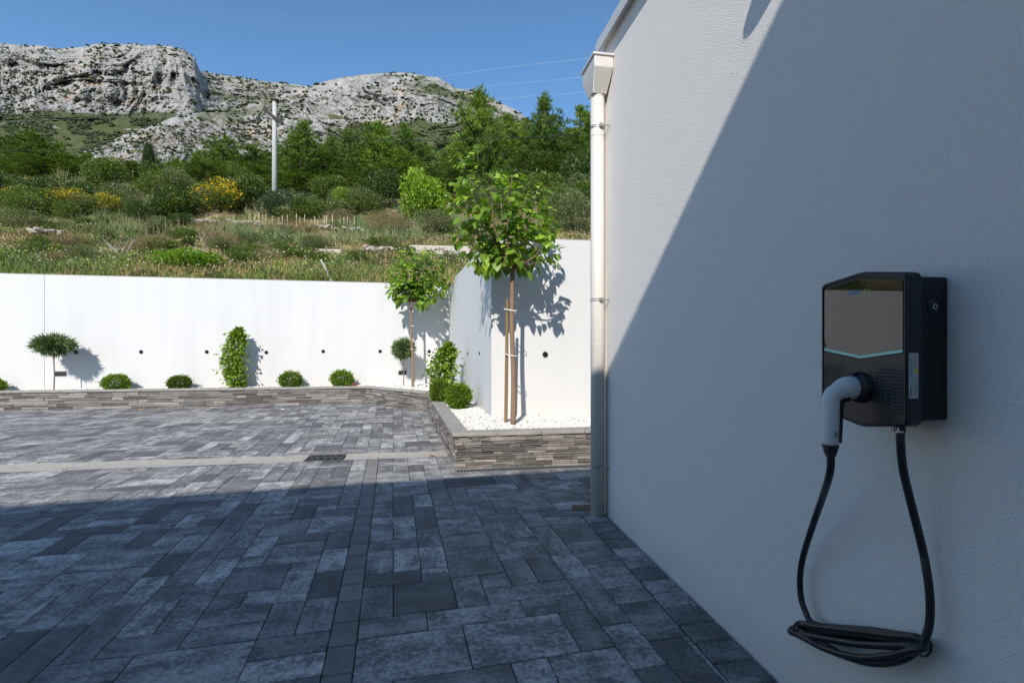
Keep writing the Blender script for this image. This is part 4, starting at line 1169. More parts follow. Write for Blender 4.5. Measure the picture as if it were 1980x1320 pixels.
# weed clumps
def weeds():
    rs = np.random.RandomState(58); parts = []
    n = 2600; D = 12 * (44 / 12) ** rs.rand(n); k = -1.12 + rs.rand(n) * 1.55; lat = k * D
    Dw_ = (11.1 + .183 * 11.5 + .5) / (1 - .183 * k); D = np.where(k < -.13, np.maximum(D, Dw_), np.maximum(D, 9)); lat = k * D
    z = hill_z(lat, D); c = np.stack([lat * cs + D * sn, -lat * sn + D * cs, z], 1)
    palette = np.array([(.06, .10, .02), (.10, .15, .03), (.075, .09, .045), (.15, .2, .03), (.11, .11, .05), (.19, .16, .085)])
    nl = 42; rr = .10 + rs.rand(n) * .24 + .004 * D
    pos = np.repeat(c, nl, 0); R_ = np.repeat(rr, nl); d = rdir(n * nl, rs); d[:, 2] = np.abs(d[:, 2])
    pos = pos + d * (R_ * (.4 + .6 * rs.rand(n * nl)))[:, None] * np.array([1, 1, .9])
    col = np.repeat(palette[rs.randint(0, 6, n)], nl, 0) * (.65 + .7 * rs.rand(n * nl, 1))
    s = (.03 + .0022 * np.repeat(D, nl)) * (.7 + .6 * rs.rand(n * nl))
    V, F, C = scatter(DI_V, DI_F, pos, rotmats(d + rdir(n * nl, rs) * .7, rs.rand(n * nl) * 6.28), s, col)
    o = obj('weeds', V, F, M_LEAF, col=C); tag(o, 'low leafy weeds between the grass on the slope', 'weeds', kind='stuff')
weeds()

# bushes: prototype meshes of radius 1, shared by copies
def bush_mesh(seed, n, leaf, c0, c1, flower=None, ffrac=0, lumps=9, drop=.0, tmpl=DI_V, tf=DI_F):
    rs = np.random.RandomState(seed); parts = []
    for k in range(lumps):
        if k == 0: c = np.array([0, 0, .5]); r = .62
        else:
            a = rs.rand() * 6.28; q = rs.uniform(.35, .68); c = np.array([q * math.cos(a), q * math.sin(a), rs.uniform(.22, .78)]); r = rs.uniform(.24, .42)
        m = int(n * (r ** 2) / (.62 ** 2 + (lumps - 1) * .11)); d = rdir(m, rs)
        rad = r * (.55 + .5 * rs.rand(m) ** .5) * (1 + .18 * fbm(d * 2 + k + seed, 2)); p = c + d * rad[:, None]
        kp = p[:, 2] > 0; p = p[kp]; d = d[kp]; rd = rad[kp]; m = len(p)
        t = np.clip(rs.rand(m) * .8 + .1 * d[:, 2], 0, 1); col = mixcol(c0, c1, t)
        if flower is not None:
            w = (rs.rand(m) < ffrac * np.clip(.3 + d[:, 2], .1, 1.3)) & (fbm(p * 2.2 + seed, 2) > -.1); col[w] = np.array(flower) * (.8 + .4 * rs.rand(w.sum(), 1))
        dirs = d + rdir(m, rs) * .8; dirs[:, 2] += .15 - drop
        parts.append(scatter(tmpl, tf, p, rotmats(dirs, rs.rand(m) * 6.28), leaf * (.6 + rs.rand(m) * .8), col))
    V, F, C = join(parts)
    return make_mesh('foliage', V, F, M_LEAF, False, C)
BM = {
    'fig': [bush_mesh(61, 7000, .06, (0.041, 0.068, 0.038), (0.115, 0.169, 0.088))],
    'dark': [bush_mesh(62 + k, 4200, .075, (0.030, 0.061, 0.014), (0.101, 0.155, 0.030)) for k in range(2)],
    'mid': [bush_mesh(65 + k, 4200, .075, (0.061, 0.101, 0.019), (0.189, 0.243, 0.041)) for k in range(3)],
    'lime': [bush_mesh(69, 4600, .085, (0.121, 0.216, 0.016), (0.365, 0.513, 0.041))],
    'olive': [bush_mesh(72 + k, 4200, .06, (0.095, 0.115, 0.047), (0.230, 0.257, 0.108)) for k in range(2)],
    'broom': [bush_mesh(75 + k, 6000, .06, (0.068, 0.108, 0.020), (0.176, 0.230, 0.041), (.80, .52, .018), .42) for k in range(2)],
    'elder': [bush_mesh(78, 4600, .07, (0.061, 0.095, 0.027), (0.162, 0.203, 0.054), (0.918, 0.891, 0.648), .30)],
    'low': [bush_mesh(81, 3000, .10, (0.108, 0.216, 0.016), (0.297, 0.459, 0.041))],
    'dry': [bush_mesh(84, 3000, .10, (0.189, 0.149, 0.081), (0.405, 0.311, 0.176), tmpl=[(-.06, 0, 0), (.06, 0, 0), (0, 1.5, 0)], tf=BL_F)],
}
m = MB()
for k in range(7):
    a = k * .9; m.tube([(0, 0, -.08), (.12 * math.cos(a), .12 * math.sin(a), .25), (.34 * math.cos(a), .34 * math.sin(a), .62)], [.035, .025, .01], 5)
bv, bf = m.out(); BSTEM = make_mesh('stem', bv, bf, M_PINEBARK)
def bush(px, py, w, h, kind, label, group=None, D=None):
    if D is None: D, z = ray_on_hill(px, py)
    else: z = hz((px - CX) / FPX * D, D)
    rw = w / FPX * D / 2 / .92; rh = h / FPX * D / 1.08
    p = PX(px, D, z - .05 * rh)
    r = empty({'fig': 'fig_bush', 'broom': 'broom_bush', 'elder': 'flowering_bush', 'dry': 'dry_bush'}.get(kind, 'bush'), tuple(p), label, 'bush', group, rz=random.uniform(0, 6.28))
    r.scale = (rw, rw, rh)
    link('foliage', random.choice(BM[kind]), r); link('stem', BSTEM, r)
    return r
bush(555, 428, 108, 50, 'fig', 'rounded blue green bush at the foot of the utility pole', D=36.5)
bush(815, 428, 104, 92, 'lime', 'bright lime green leafy bush left of the larger young tree')
bush(668, 402, 64, 34, 'lime', 'small yellow green bush right of the blue green bush')
bush(735, 400, 90, 70, 'dark', 'dark green bush left of the bright lime bush')
bush(145, 412, 96, 44, 'broom', 'yellow flowering broom bush at far left of the slope')
bush(205, 415, 80, 40, 'broom', 'yellow flowering broom bush beside the far left one')
bush(425, 408, 120, 62, 'broom', 'largest yellow flowering broom bush below the mountain ridge')
bush(355, 415, 70, 40, 'broom', 'smaller broom bush just left of the largest yellow one')
bush(40, 402, 90, 40, 'broom', 'yellow flecked broom bush at the left edge of the photo')
bush(560, 424, 66, 28, 'elder', 'white flowering low bush behind the little stake fence')
bush(650, 420, 76, 30, 'elder', 'white flowering bush at the right end of the stake fence')
bush(155, 404, 50, 34, 'elder', 'white flowering bush among the yellow broom at left')
bush(250, 385, 44, 26, 'elder', 'small white flowering bush in front of the slim cypress')
bush(362, 522, 116, 38, 'low', 'bright green leafy patch of a bush just above the white wall')
bush(545, 492, 34, 26, 'mid', 'small green bush on the slope above the long wall')
bush(265, 430, 60, 40, 'dark', 'dark green bush at the top of the dry slope on the left')
bush(50, 440, 100, 34, 'olive', 'grey green bush on the left part of the slope')
bush(80, 478, 40, 22, 'mid', 'small yellowish bush low on the left slope')
bush(400, 452, 60, 26, 'dry', 'brown dry bush in front of the low rubble wall')
bush(560, 452, 110, 26, 'dry', 'wide brown dry bush below the stake fence')
bush(480, 470, 50, 24, 'olive', 'grey green tuft of bush below the brown dry ones')
bush(750, 452, 90, 42, 'dry', 'tall dry grass bush left of the concrete slab')
bush(845, 452, 90, 46, 'olive', 'olive green bush above the concrete slab')
bush(1112, 455, 120, 78, 'olive', 'tall olive green bush above the wall next to the downpipe', D=26)
bush(1120, 400, 110, 80, 'dark', 'dark bush above the tall olive one beside the downpipe', D=44)
bush(1040, 405, 100, 70, 'mid', 'leafy bush between the pines and the larger young tree', D=42)
bush(1062, 430, 60, 60, 'mid', 'green bush behind the right side of the larger young tree', D=30)
bush(1085, 462, 56, 16, 'low', 'low leafy bush on the wall edge beside the downpipe', D=11)
rb = random.Random(77)
def seg(px):
    if px < 287: return 'left of the slim cypress'
    if px < 531: return 'between slim cypress and utility pole'
    if px < 760: return 'just right of the utility pole'
    return 'behind the larger young tree'
KN = {'broom': 'yellow flecked broom bush', 'dark': 'dark green bush', 'mid': 'mid green bush', 'olive': 'grey green bush', 'lime': 'yellow green bush'}
for k in range(84):
    px = rb.uniform(-60, 1150); py = rb.uniform(366, 424)
    w = rb.uniform(50, 110); kind = rb.choice(['dark', 'mid', 'mid', 'olive', 'mid', 'dark', 'olive', 'lime' if k % 3 == 0 else 'mid', 'mid'])
    if abs(px - 530) < 34 and py > 362: continue
    if abs(px - 815) < 80 and py > 400: continue
    bush(px, py, w, w * rb.uniform(.42, .66), kind, KN[kind] + ' below the pines, ' + seg(px), kind + ' bushes of the shrub belt ' + seg(px))
TN = {'dry': 'small brown dry tuft', 'dark': 'small dark green bush', 'mid': 'small mid green bush', 'olive': 'small grey green bush'}
for k in range(84):
    px = rb.uniform(-60, 880); py = rb.uniform(428, 512); w = rb.uniform(22, 62) * (1.15 if py > 470 else 1); kind = rb.choice(['olive', 'mid', 'dry', 'olive', 'dry', 'dark', 'mid'])
    if 780 < px < 900 and py > 455: continue
    hgt = 'upper' if py < 466 else 'lower'
    bush(px, py, w, w * rb.uniform(.32, .5), kind, TN[kind] + ' on the ' + hgt + ' slope, ' + seg(px), kind + ' tufts on the ' + hgt + ' slope ' + seg(px))

# pines
def pine_proto(seed, H, R, tufts, c0, c1, cone=1.0):
    rs = np.random.RandomState(seed); P = []; Dd = []; mb = MB()
    lean = rs.normal(size=2) * .25
    tp = [(0, 0, -.6), (lean[0] * .3, lean[1] * .3, H * .35), (lean[0], lean[1], H * .7), (lean[0], lean[1], H * .97)]
    mb.tube(smooth_path(tp, 4), list(np.linspace(.17, .03, 13)), 7)
    z = H * .06
    while z < H * .97:
        f = z / H
        prof = (min(1, .55 + f * 1.5) if f < .3 else 1) * (1 - max(0, (f - .25) / .75) ** (1.15 * cone)) ; r = R * (prof * .95 + .06)
        nb = rs.randint(4, 8)
        for b in range(nb):
            a = rs.rand() * 6.28; l = r * rs.uniform(.6, 1.22); el = rs.uniform(.05, .45) + f * .5
            c = np.array([lean[0] * f, lean[1] * f, z]); dirv = np.array([math.cos(a) * math.cos(el), math.sin(a) * math.cos(el), math.sin(el)])
            e = c + dirv * l; e[2] += .12 * l
            mb.tube([tuple(c), tuple((c + e) / 2 - np.array([0, 0, .05])), tuple(e)], [.045 * (1 - f) + .012, .025, .008], 4, False)
            nt = max(2, int(tufts * l / R))
            for q in range(nt):
                t = rs.uniform(.25, 1.03); p = c + (e - c) * t + rs.normal(size=3) * (.16 + .14 * t) * min(1, l)
                P.append(p); Dd.append(dirv * .45 + np.array([0, 0, .8]) + rs.normal(size=3) * .3)
        z += rs.uniform(.26, .5) * (H / 9)
    for q in range(5): P.append(np.array([lean[0], lean[1], H * (.93 + .022 * q)])); Dd.append(np.array([0, 0, 1.0]))
    P = np.array(P); Dd = np.array(Dd); n = len(P); nb = 17
    tone = np.clip(.5 + .9 * fbm(P * .55 + seed, 2) + .2 * rs.normal(size=n), 0, 1)
    pos = np.repeat(P, nb, 0) + rs.normal(size=(n * nb, 3)) * .085
    d = np.repeat(Dd / np.linalg.norm(Dd, axis=1, keepdims=True), nb, 0) + rdir(n * nb, rs) * .75
    col = mixcol(c0, c1, np.clip(np.repeat(tone, nb) + .18 * rs.normal(size=n * nb), 0, 1))
    sc = np.stack([.050 + .03 * rs.rand(n * nb), .24 + .2 * rs.rand(n * nb), np.ones(n * nb)], 1)
    V, F, C = scatter(BL_V, BL_F, pos, rotmats(d, rs.rand(n * nb) * 6.28), sc, col)
    return make_mesh('crown', V, F, M_NEEDLE, False, C), make_mesh('trunk', *mb.out(), M_PINEBARK)
PINES = [pine_proto(101, 9, 2.3, 8, (0.042, 0.094, 0.009), (0.179, 0.269, 0.028)), pine_proto(102, 9, 2.7, 9, (0.042, 0.090, 0.009), (0.160, 0.236, 0.026), 1.6),
         pine_proto(103, 9, 1.9, 7, (0.038, 0.085, 0.012), (0.142, 0.227, 0.031), .8), pine_proto(104, 9, 3.0, 10, (0.038, 0.080, 0.009), (0.142, 0.208, 0.025), 2.4)]
def pine(px, py_top, D, wpx, k, label, group=None):
    z = hz((px - CX) / FPX * D, D); top = CAMZ + (CY - py_top) / FPX * D; H = max(2.5, top - z)
    cr, tr = PINES[k]; r = empty('pine_tree', tuple(PX(px, D, z - .1)), label, 'tree', group, rz=random.uniform(0, 6.28))
    R = [2.3, 2.7, 1.9, 3.0][k]; s = wpx / FPX * D / 2 / R; r.scale = (s, s, H / 9)
    link('crown', cr, r); link('trunk', tr, r)
NAMED = [(925,163,54,160,0,'tallest pine with a pointed top above the larger young tree'), (1060,186,56,120,2,'pointed pine standing out against the sky left of the downpipe'),
         (1138,203,55,110,0,'pine half hidden by the downpipe against the sky'), (575,238,60,130,0,'pine rising just right of the utility pole'),
         (735,230,62,120,0,'pine with its tip at the foot of the rocky peak'), (430,262,66,110,1,'pine rising left of the utility pole below the ridge'),
         (75,258,70,150,1,'broad pine at the left with the highest top there'), (782,236,67,110,2,'slim pine right of the one at the foot of the peak'),
         (1000,226,60,120,0,'pine between the tallest pine and the pointed one on the sky line')]
for px, pt, D, w, k, lb in NAMED: pine(px, pt, D, w, k, lb)
rp = random.Random(91)
line_x = [-80, 20, 60, 110, 160, 210, 250, 290, 330, 380, 430, 480, 520, 575, 620, 660, 700, 740, 780, 830, 870, 925, 960, 1000, 1060, 1100, 1150, 1200]
line_y = [275, 278, 262, 272, 298, 318, 308, 318, 302, 302, 282, 282, 292, 260, 272, 252, 250, 246, 246, 268, 262, 225, 235, 240, 232, 252, 230, 235]
def roof_y(x): return float(np.interp(x, line_x, line_y))
def pl_(row, px): return 'green pine in the ' + row + ' row, ' + seg(px), row + ' row pines ' + seg(px)
for x in range(-120, 1230, 38):                  # back row gives the outline
    px = x + rp.uniform(-12, 12); pine(px, roof_y(px) + rp.uniform(-6, 12), rp.uniform(68, 84), rp.uniform(80, 125), rp.choice([0, 1, 2, 3, 0]), *pl_('back', px))
for x in range(-120, 1230, 58):                  # middle row
    px = x + rp.uniform(-22, 22); pine(px, roof_y(px) + rp.uniform(16, 48), rp.uniform(58, 66), rp.uniform(95, 150), rp.choice([1, 3, 0]), *pl_('middle', px))
for x in range(-100, 1200, 84):                  # front row, lower
    px = x + rp.uniform(-26, 26)
    if abs(px - 531) < 62: continue
    pine(px, roof_y(px) + rp.uniform(55, 88), rp.uniform(51, 55), rp.uniform(95, 140), rp.choice([1, 3]), *pl_('front', px))
# cypress
def cypress(px, pt, D, w):
    rs = np.random.RandomState(5); z = hz((px - CX) / FPX * D, D); H = CAMZ + (CY - pt) / FPX * D - z; r = w / FPX * D / 2
    root = empty('cypress_tree', tuple(PX(px, D, z)), 'slim dark columnar cypress in front of the left pines', 'tree')
    n = 7000; zz = rs.rand(n) * H; th = rs.rand(n) * 6.28; pr = r * np.sin(np.clip(zz / H, 0, 1) ** .75 * math.pi) ** .45 * (.6 + .5 * rs.rand(n))
    pos = np.stack([pr * np.cos(th), pr * np.sin(th), zz], 1); d = np.stack([np.cos(th) * .35, np.sin(th) * .35, np.ones(n)], 1) + rs.normal(size=(n, 3)) * .12
    V, F, C = scatter(BL_V, BL_F, pos, rotmats(d, rs.rand(n) * 6.28), np.stack([.09 + .05 * rs.rand(n), .35 + .25 * rs.rand(n), np.ones(n)], 1), mixcol((.02, .04, .01), (.07, .10, .022), rs.rand(n)))
    obj('crown', V, F, M_NEEDLE, root, col=C); MB().tube([(0, 0, -.5), (0, 0, H * .8)], [.12, .03], 8).obj('trunk', M_PINEBARK, root)
cypress(287, 285, 50, 15)

# ------------------------------------------------------------------ utility pole and wires
M_POLE = simple('pale_concrete_pole', (.46, .45, .43), .85, bscale=20, var=.12)
DP = 38.5; zp = hz((531 - CX) / FPX * DP, DP); base = PX(531, DP, zp - .4)
M_DARKWOOD = simple('dark_crossarm_wood', (.035, .028, .022), .8, var=.2)
up = empty('utility_pole', tuple(base), 'pale concrete utility pole with crossarms rising from the shrubs', 'utility pole', rz=-YAW)
def pz(py): return CAMZ + (CY - py) / FPX * DP - base.z
MB().tube([(0, 0, 0), (0, 0, pz(270)), (0, 0, pz(194))], [.21, .175, .15], 16).obj('mast', M_POLE, up, smooth=True)
M = Matrix.Translation((0, -.24, pz(228))) @ Matrix.Rotation(.66, 4, 'Y')
arm = MB().box((-.95, -.09, -.11), (.95, .09, .11), M).obj('crossarm', M_DARKWOOD, up)
MB().box((-.28, -.3, -.07), (.34, .12, .05), Matrix.Translation((0, 0, pz(193))) @ Matrix.Rotation(.2, 4, 'Y')).obj('top_bracket', M_PINEBARK, up)
MB().tube([(-.1, 0, pz(191)), (-.1, 0, pz(184))], [.06, .05], 8).obj('insulator', M_IRON, up)
for s in (-.85, -.62, .62, .85):
    a = M @ Vector((s, 0, .06)); m = MB(); m.tube([tuple(a), tuple(a + Vector((0, 0, .12))), tuple(a + Vector((0, 0, .30)))], [.05, .085, .05], 8); m.obj('insulator', M_IRON, up)
M_WIREG = simple('grey_cable', (.16, .17, .14), .6); M_WIRED = simple('dark_cable', (.02, .02, .02), .6); M_WIREL = simple('aluminium_cable', (.75, .75, .75), .5)
def wire(pts, r, mat, label, grp, sag=0):
    o = MB().tube(smooth_path([PX(px, D, CAMZ + (CY - py) / FPX * D) for px, py, D in pts], 8), r, 5).obj('overhead_wire', mat)
    tag(o, label, 'wire', grp)
G1 = 'thin pale power lines in the sky'; G2 = 'dark wires from the utility pole'
wire([(760, 166, 150), (850, 149, 130), (1000, 128, 105), (1145, 112, 85), (1500, 60, 62)], .022, M_WIREL, 'uppermost thin pale power line crossing the sky to the house', G1)
wire([(800, 186, 150), (935, 168, 128), (1040, 158, 105), (1145, 147, 85), (1500, 100, 62)], .022, M_WIREL, 'middle thin pale power line crossing the sky to the house', G1)
wire([(850, 204, 150), (965, 192, 125), (1060, 184, 103), (1145, 177, 85), (1500, 140, 62)], .022, M_WIREL, 'lowest thin pale power line crossing the sky above the pines', G1)
wire([(540, 240, DP), (640, 262, 37.5), (760, 271, 36.5), (850, 272, 35.5), (1000, 267, 34.5), (1150, 258, 33.5), (1400, 235, 32)], .028, M_WIRED, 'dark wire sagging from the pole in front of the pines to the right', G2)
wire([(518, 213, DP), (400, 222, 40), (230, 226, 43), (100, 232, 46), (-120, 238, 52)], .018, M_WIREG, 'upper pale wire running left from the pole crossarm', 'pale wires running left from the pole')
wire([(520, 262, DP + .3), (430, 272, 40), (300, 283, 42), (150, 290, 45), (-100, 292, 52)], .022, M_WIRED, 'lower dark wire running left from the pole over the rock', G2)

# ------------------------------------------------------------------ things on the slope
M_SLABC = simple('old_concrete', (.50, .43, .36), .9, bscale=20, var=.15)
M_ROCK = simple('pale_rubble', (.42, .36, .30), .9, bscale=12, bstr=.6, bdist=.03, var=.3)
D, z = ray_on_hill(850, 488); c = PX(850, D, z)
o = MB().box((-1.25, -.5, -.5), (1.3, 2.2, .20), Matrix.Rotation(-YAW + .1, 4, 'Z')).obj('concrete_slab', M_SLABC, loc=tuple(c), bevel=.04); tag(o, 'flat pale concrete slab on the slope between the two young trees', 'concrete slab')
D, z = ray_on_hill(640, 489); c = PX(640, D, z)
o = MB().box((-.55, -.12, -.1), (.55, .12, .14), Matrix.Rotation(-YAW - .25, 4, 'Z') @ Matrix.Rotation(.08, 4, 'Y')).obj('concrete_block', M_SLABC, loc=tuple(c), bevel=.02); tag(o, 'long grey concrete block lying in the grass above the wall', 'concrete block')
D, z = ray_on_hill(467, 457); c = PX(467, D, z)
o = MB().box((-.16, -.14, -.1), (.16, .14, .22), Matrix.Rotation(.4, 4, 'Z')).obj('concrete_block', M_SLABC, loc=tuple(c), bevel=.03); tag(o, 'small upright pale block below the dry stone wall', 'concrete block')
def rock_mesh(seed):
    rs = np.random.RandomState(seed); v = ico * (.75 + .5 * rs.rand(12, 1)) * np.array([1.3, 1, .7]); return make_mesh('rock', v, icf, M_ROCK)
RK = [rock_mesh(k) for k in range(5)]
def rock_row(x0, x1, py0, py1, n, size, label, name='rubble_wall'):
    D, z = ray_on_hill((x0 + x1) / 2, (py0 + py1) / 2); root = empty(name, tuple(PX((x0 + x1) / 2, D, z)), label, 'rubble')
    for k in range(n):
        px = random.uniform(x0, x1); D1_, z1_ = ray_on_hill(px, py0 + (py1 - py0) * (px - x0) / (x1 - x0)); p = PX(px, D1_ - random.uniform(0, .5), z1_ + random.uniform(0, size * 1.2)) - root.location
        o = link('rock', random.choice(RK), root, tuple(p)); s = size * random.uniform(.5, 1.3); o.scale = (s * 1.3, s, s); o.rotation_euler = (random.uniform(-.4, .4), random.uniform(-.4, .4), random.uniform(0, 6))
rock_row(325, 500, 432, 436, 70, .16, 'low dry stone rubble wall left of the stake fence')
rock_row(600, 700, 443, 449, 44, .15, 'low rubble wall under the right end of the stake fence')
rock_row(700, 800, 486, 490, 50, .11, 'loose heap of rubble left of the concrete slab', 'rubble_heap')
rock_row(490, 560, 438, 440, 20, .13, 'short row of stones under the left end of the stake fence', 'stone_row')
rock_row(60, 130, 452, 456, 16, .13, 'scattered pale stones on the left slope', 'stone_row')
# stake fence
M_PICKET = barkmat('pale_stake_wood', (.42, .33, .22), (.62, .52, .38), (9, 9, 2))
D, z = ray_on_hill(590, 436); sf_ = empty('stake_fence', tuple(PX(590, D, z)), 'row of thin pale wooden stakes standing on the slope', 'fence')
for k, px in enumerate([482, 492, 501, 508, 514, 526, 540, 547, 556, 573, 581, 588, 601, 609, 614, 627, 631, 643, 657, 664, 671, 677, 685]):
    Dk, zk = ray_on_hill(px + random.uniform(-1, 1), 436 + (px - 490) * .035); p = PX(px, Dk, zk) - sf_.location; h = random.uniform(.5, .95)
    MB().tube([(p.x, p.y, p.z - .1), (p.x + random.uniform(-.05, .05), p.y, p.z + h)], [.033, .026], 6).obj('stake', M_PICKET, sf_)
# dead stick over the wall, twig on its face
M_DEAD = barkmat('bleached_dead_wood', (.42, .38, .34), (.6, .55, .5), (20, 20, 4))
a = PX(620, 14.3, hz((620 - CX) / FPX * 14.3, 14.3) + .35); b = PX(641, 12.75, 2.98)
o = MB().tube([tuple(a), tuple(a.lerp(b, .4) + Vector((0, 0, .05))), tuple(b)], [.022, .02, .03], 7).obj('dead_branch', M_DEAD); tag(o, 'bleached dead branch lying over the top of the white wall', 'branch')
rs = random.Random(3)
for (x, y, L, lb) in ((232, 500, .7, 'thin grey dead twigs sticking up behind the left part of the wall'), (400, 480, .9, 'grey dead twigs right of the bright green patch')):
    D, z = ray_on_hill(x, y); r = empty('dead_twigs', tuple(PX(x, D, z)), lb, 'twigs')
    for k in range(9):
        MB().tube([(rs.uniform(-.3, .3), 0, 0), (rs.uniform(-.5, .5), rs.uniform(-.2, .2), L * rs.uniform(.5, 1))], [.012, .005], 4).obj('twig', M_DEAD, r)

# ------------------------------------------------------------------ wall charger
# local axes: x into the wall, y along it (away from the viewer), z up; origin on the wall behind the unit
CY0, CZ0 = 1.3225, CAMZ
XF, XB = 1.315 - WX, 1.365 - WX                                    # front and back planes of the front housing
ev = empty('ev_charger', (WX, CY0, CZ0), 'black wall mounted electric car charger with dark screen and grey plug', 'car charger')
def rounded(poly, r, seg=5):
    out = []; n = len(poly)
    for i in range(n):
        p0, p1, p2 = Vector(poly[i - 1]), Vector(poly[i]), Vector(poly[(i + 1) % n]); rr = r[i] if hasattr(r, '__len__') else r
        a = (p0 - p1); b = (p2 - p1); k = min(rr, a.length * .45, b.length * .45); A = p1 + a.normalized() * k; B = p1 + b.normalized() * k
        for q in range(seg + 1):
            t = q / seg; out.append(tuple(A * (1 - t) ** 2 + p1 * 2 * t * (1 - t) + B * t ** 2))
    return out
def yz_prism(poly, x0, x1, name, mat, parent, bev=0, smooth=False):
    n = len(poly); V = [(x0, p[0], p[1]) for p in poly] + [(x1, p[0], p[1]) for p in poly]
    F = [tuple(range(n)), tuple(range(n, 2 * n))[::-1]] + [(i, n + i, n + (i + 1) % n, (i + 1) % n) for i in range(n)]
    o = obj(name, V, F, mat, parent)
    import bmesh
    bm = bmesh.new(); bm.from_mesh(o.data); bmesh.ops.recalc_face_normals(bm, faces=bm.faces); bm.to_mesh(o.data); bm.free()
    if bev: add_bevel(o, bev, 3)
    return o
def outline(hw, zt_side, zt_mid, zb_side, zb_mid, chx=.0):
    return [(-hw, zb_side), (-hw, zt_side), (0, zt_mid), (hw, zt_side), (hw, zb_side), (0, zb_mid)]
OUT = outline(.1530, .193, .2145, -.236, -.262)
front = yz_prism(rounded(OUT, [.016, .016, .018, .016, .016, .018], 6), XF + .004, XB, 'front_housing', M_BLACKPL, ev, .007)
# raised rim round the front
def ring_obj(outer, inner, x0, x1, name, mat, parent):
    n = len(outer); V = [(x1, *p) for p in outer] + [(x0, *p) for p in outer] + [(x0, *p) for p in inner] + [(x1, *p) for p in inner]
    F = []
    for k in range(3): F += [(k * n + i, k * n + (i + 1) % n, (k + 1) * n + (i + 1) % n, (k + 1) * n + i) for i in range(n)]
    o = obj(name, V, F, mat, parent)
    import bmesh
    bm = bmesh.new(); bm.from_mesh(o.data); bmesh.ops.recalc_face_normals(bm, faces=bm.faces); bm.to_mesh(o.data); bm.free()
    return o
def ro(hw, a, b, c, d, r): return rounded(outline(hw, a, b, c, d), r, 6)
rr1 = [.014, .014, .016, .014, .014, .016]
ring_obj(ro(.1475, .188, .2095, -.231, -.257, rr1), ro(.1435, .1835, .2045, -.228, -.254, rr1), XF - .0015, XF + .005, 'rim', M_BLACKPL, ev)
yz_prism(ro(.1425, .1825, .2035, -.0270, -.0475, [.004] * 6), XF + .0025, XF + .0042, 'screen_surround', M_BLACKBOX, ev)
yz_prism(ro(.1385, .172, .192, -.0215, -.0425, [.005] * 6), XF + .0005, XF + .0030, 'screen', M_SCREEN, ev)
# mint bar in a V below the screen
vb = [(-.1385, -.0222), (0, -.0432), (.1385, -.0222), (.1385, -.0305), (0, -.0520), (-.1385, -.0305)]
yz_prism([vb[i] for i in (0, 1, 2, 3, 4, 5)], XF - .0005, XF + .003, 'light_bar', M_MINT, ev)
low = [(-.1425, -.0345), (0, -.0565), (.1425, -.0345), (.1425, -.227), (.0, -.2525), (-.1425, -.227)]
yz_prism(low, XF + .0005, XF + .0042, 'lower_panel', M_SCALE, ev)
# back box, narrower, with key lock
bb = MB().box((XB + .0005, 1.197 - CY0, -.227), (-.001, .10, .186)); bb.obj('back_box', M_BLACKBOX, ev, bevel=.006)
m = MB(); ly = 1.197 - CY0
lk = Vector((1.430 - WX, ly, .0985))
# find the lock along x from its place in view
px_l = 1804; a_ = px_l - CX; v_ = a_ * cs + FPX * sn; u_ = -a_ * sn + FPX * cs; lk.x = (1.197 * v_ / u_) - WX; lk.z = (CY - 593) / u_ * 1.197
def ydisc(c, r0, r1, y0, y1, mat, name, n=24):
    V = []; F = []
    for (r, y) in ((r1, y0), (r1, y1), (r0, y1), (r0, y0 if r0 > 0 else y1)):
        V += [(c.x + r * math.cos(6.2832 * k / n), y, c.z + r * math.sin(6.2832 * k / n)) for k in range(n)]
    for q in range(3): F += [(q * n + k, q * n + (k + 1) % n, (q + 1) * n + (k + 1) % n, (q + 1) * n + k) for k in range(n)]
    return obj(name, V, F, mat, ev, smooth=False)
ydisc(lk, .0, .0195, ly + .001, ly - .003, M_BLACKPL, 'lock_plate')
lkk = ydisc(lk, .0045, .0085, ly - .0025, ly - .0065, M_CHROME, 'lock')
ydisc(lk, .0, .0045, ly - .003, ly - .0045, M_INK, 'keyhole')
MB().box((lk.x - .022, ly - .004, lk.z + .012), (lk.x - .004, ly - .0005, lk.z + .018), None).obj('latch', M_GREYLAMP, ev)
# sticker on the near side of the front housing
sx0, sx1, sz0, sz1 = XB - .045, XB - .016, -.158, -.032
sy = -.1530
MB().box((sx0, sy - .0012, sz0), (sx1, sy + .0002, sz1)).obj('sticker', M_LABEL, ev)
tri = [(sx1 - .016, -.082), (sx1 - .0015, -.0735), (sx1 - .0015, -.0905)]
V = [(a, sy - .0024, b) for a, b in tri] + [(a, sy - .0013, b) for a, b in tri]
obj('warning_sign', V, [(0, 2, 1), (3, 4, 5), (0, 1, 4, 3), (1, 2, 5, 4), (2, 0, 3, 5)], M_YEL, ev)
MB().box((sx1 - .0085, sy - .003, -.0830), (sx1 - .0040, sy - .00245, -.0808)).obj('warning_mark', M_INK, ev)
m = MB(); rs = random.Random(8)
for col, (xa, za, zb) in enumerate(((sx0 + .003, -.098, -.038), (sx0 + .0075, -.150, -.055), (sx0 + .014, -.074, -.042), (sx0 + .0185, -.074, -.040), (sx0 + .0175, -.150, -.10), (sx0 + .022, -.150, -.112))):
    z = za
    while z < zb:
        l = rs.uniform(.003, .010); m.box((xa, sy - .0016, z), (xa + .0012, sy - .00125, min(z + l, zb))); z += l + .0015
m.obj('fine_print', M_INK, ev)
MB().box((sx0 + .0015, sy - .0016, -.153), (sx0 + .0045, sy - .00125, -.128)).obj('bar_print', M_INK, ev)
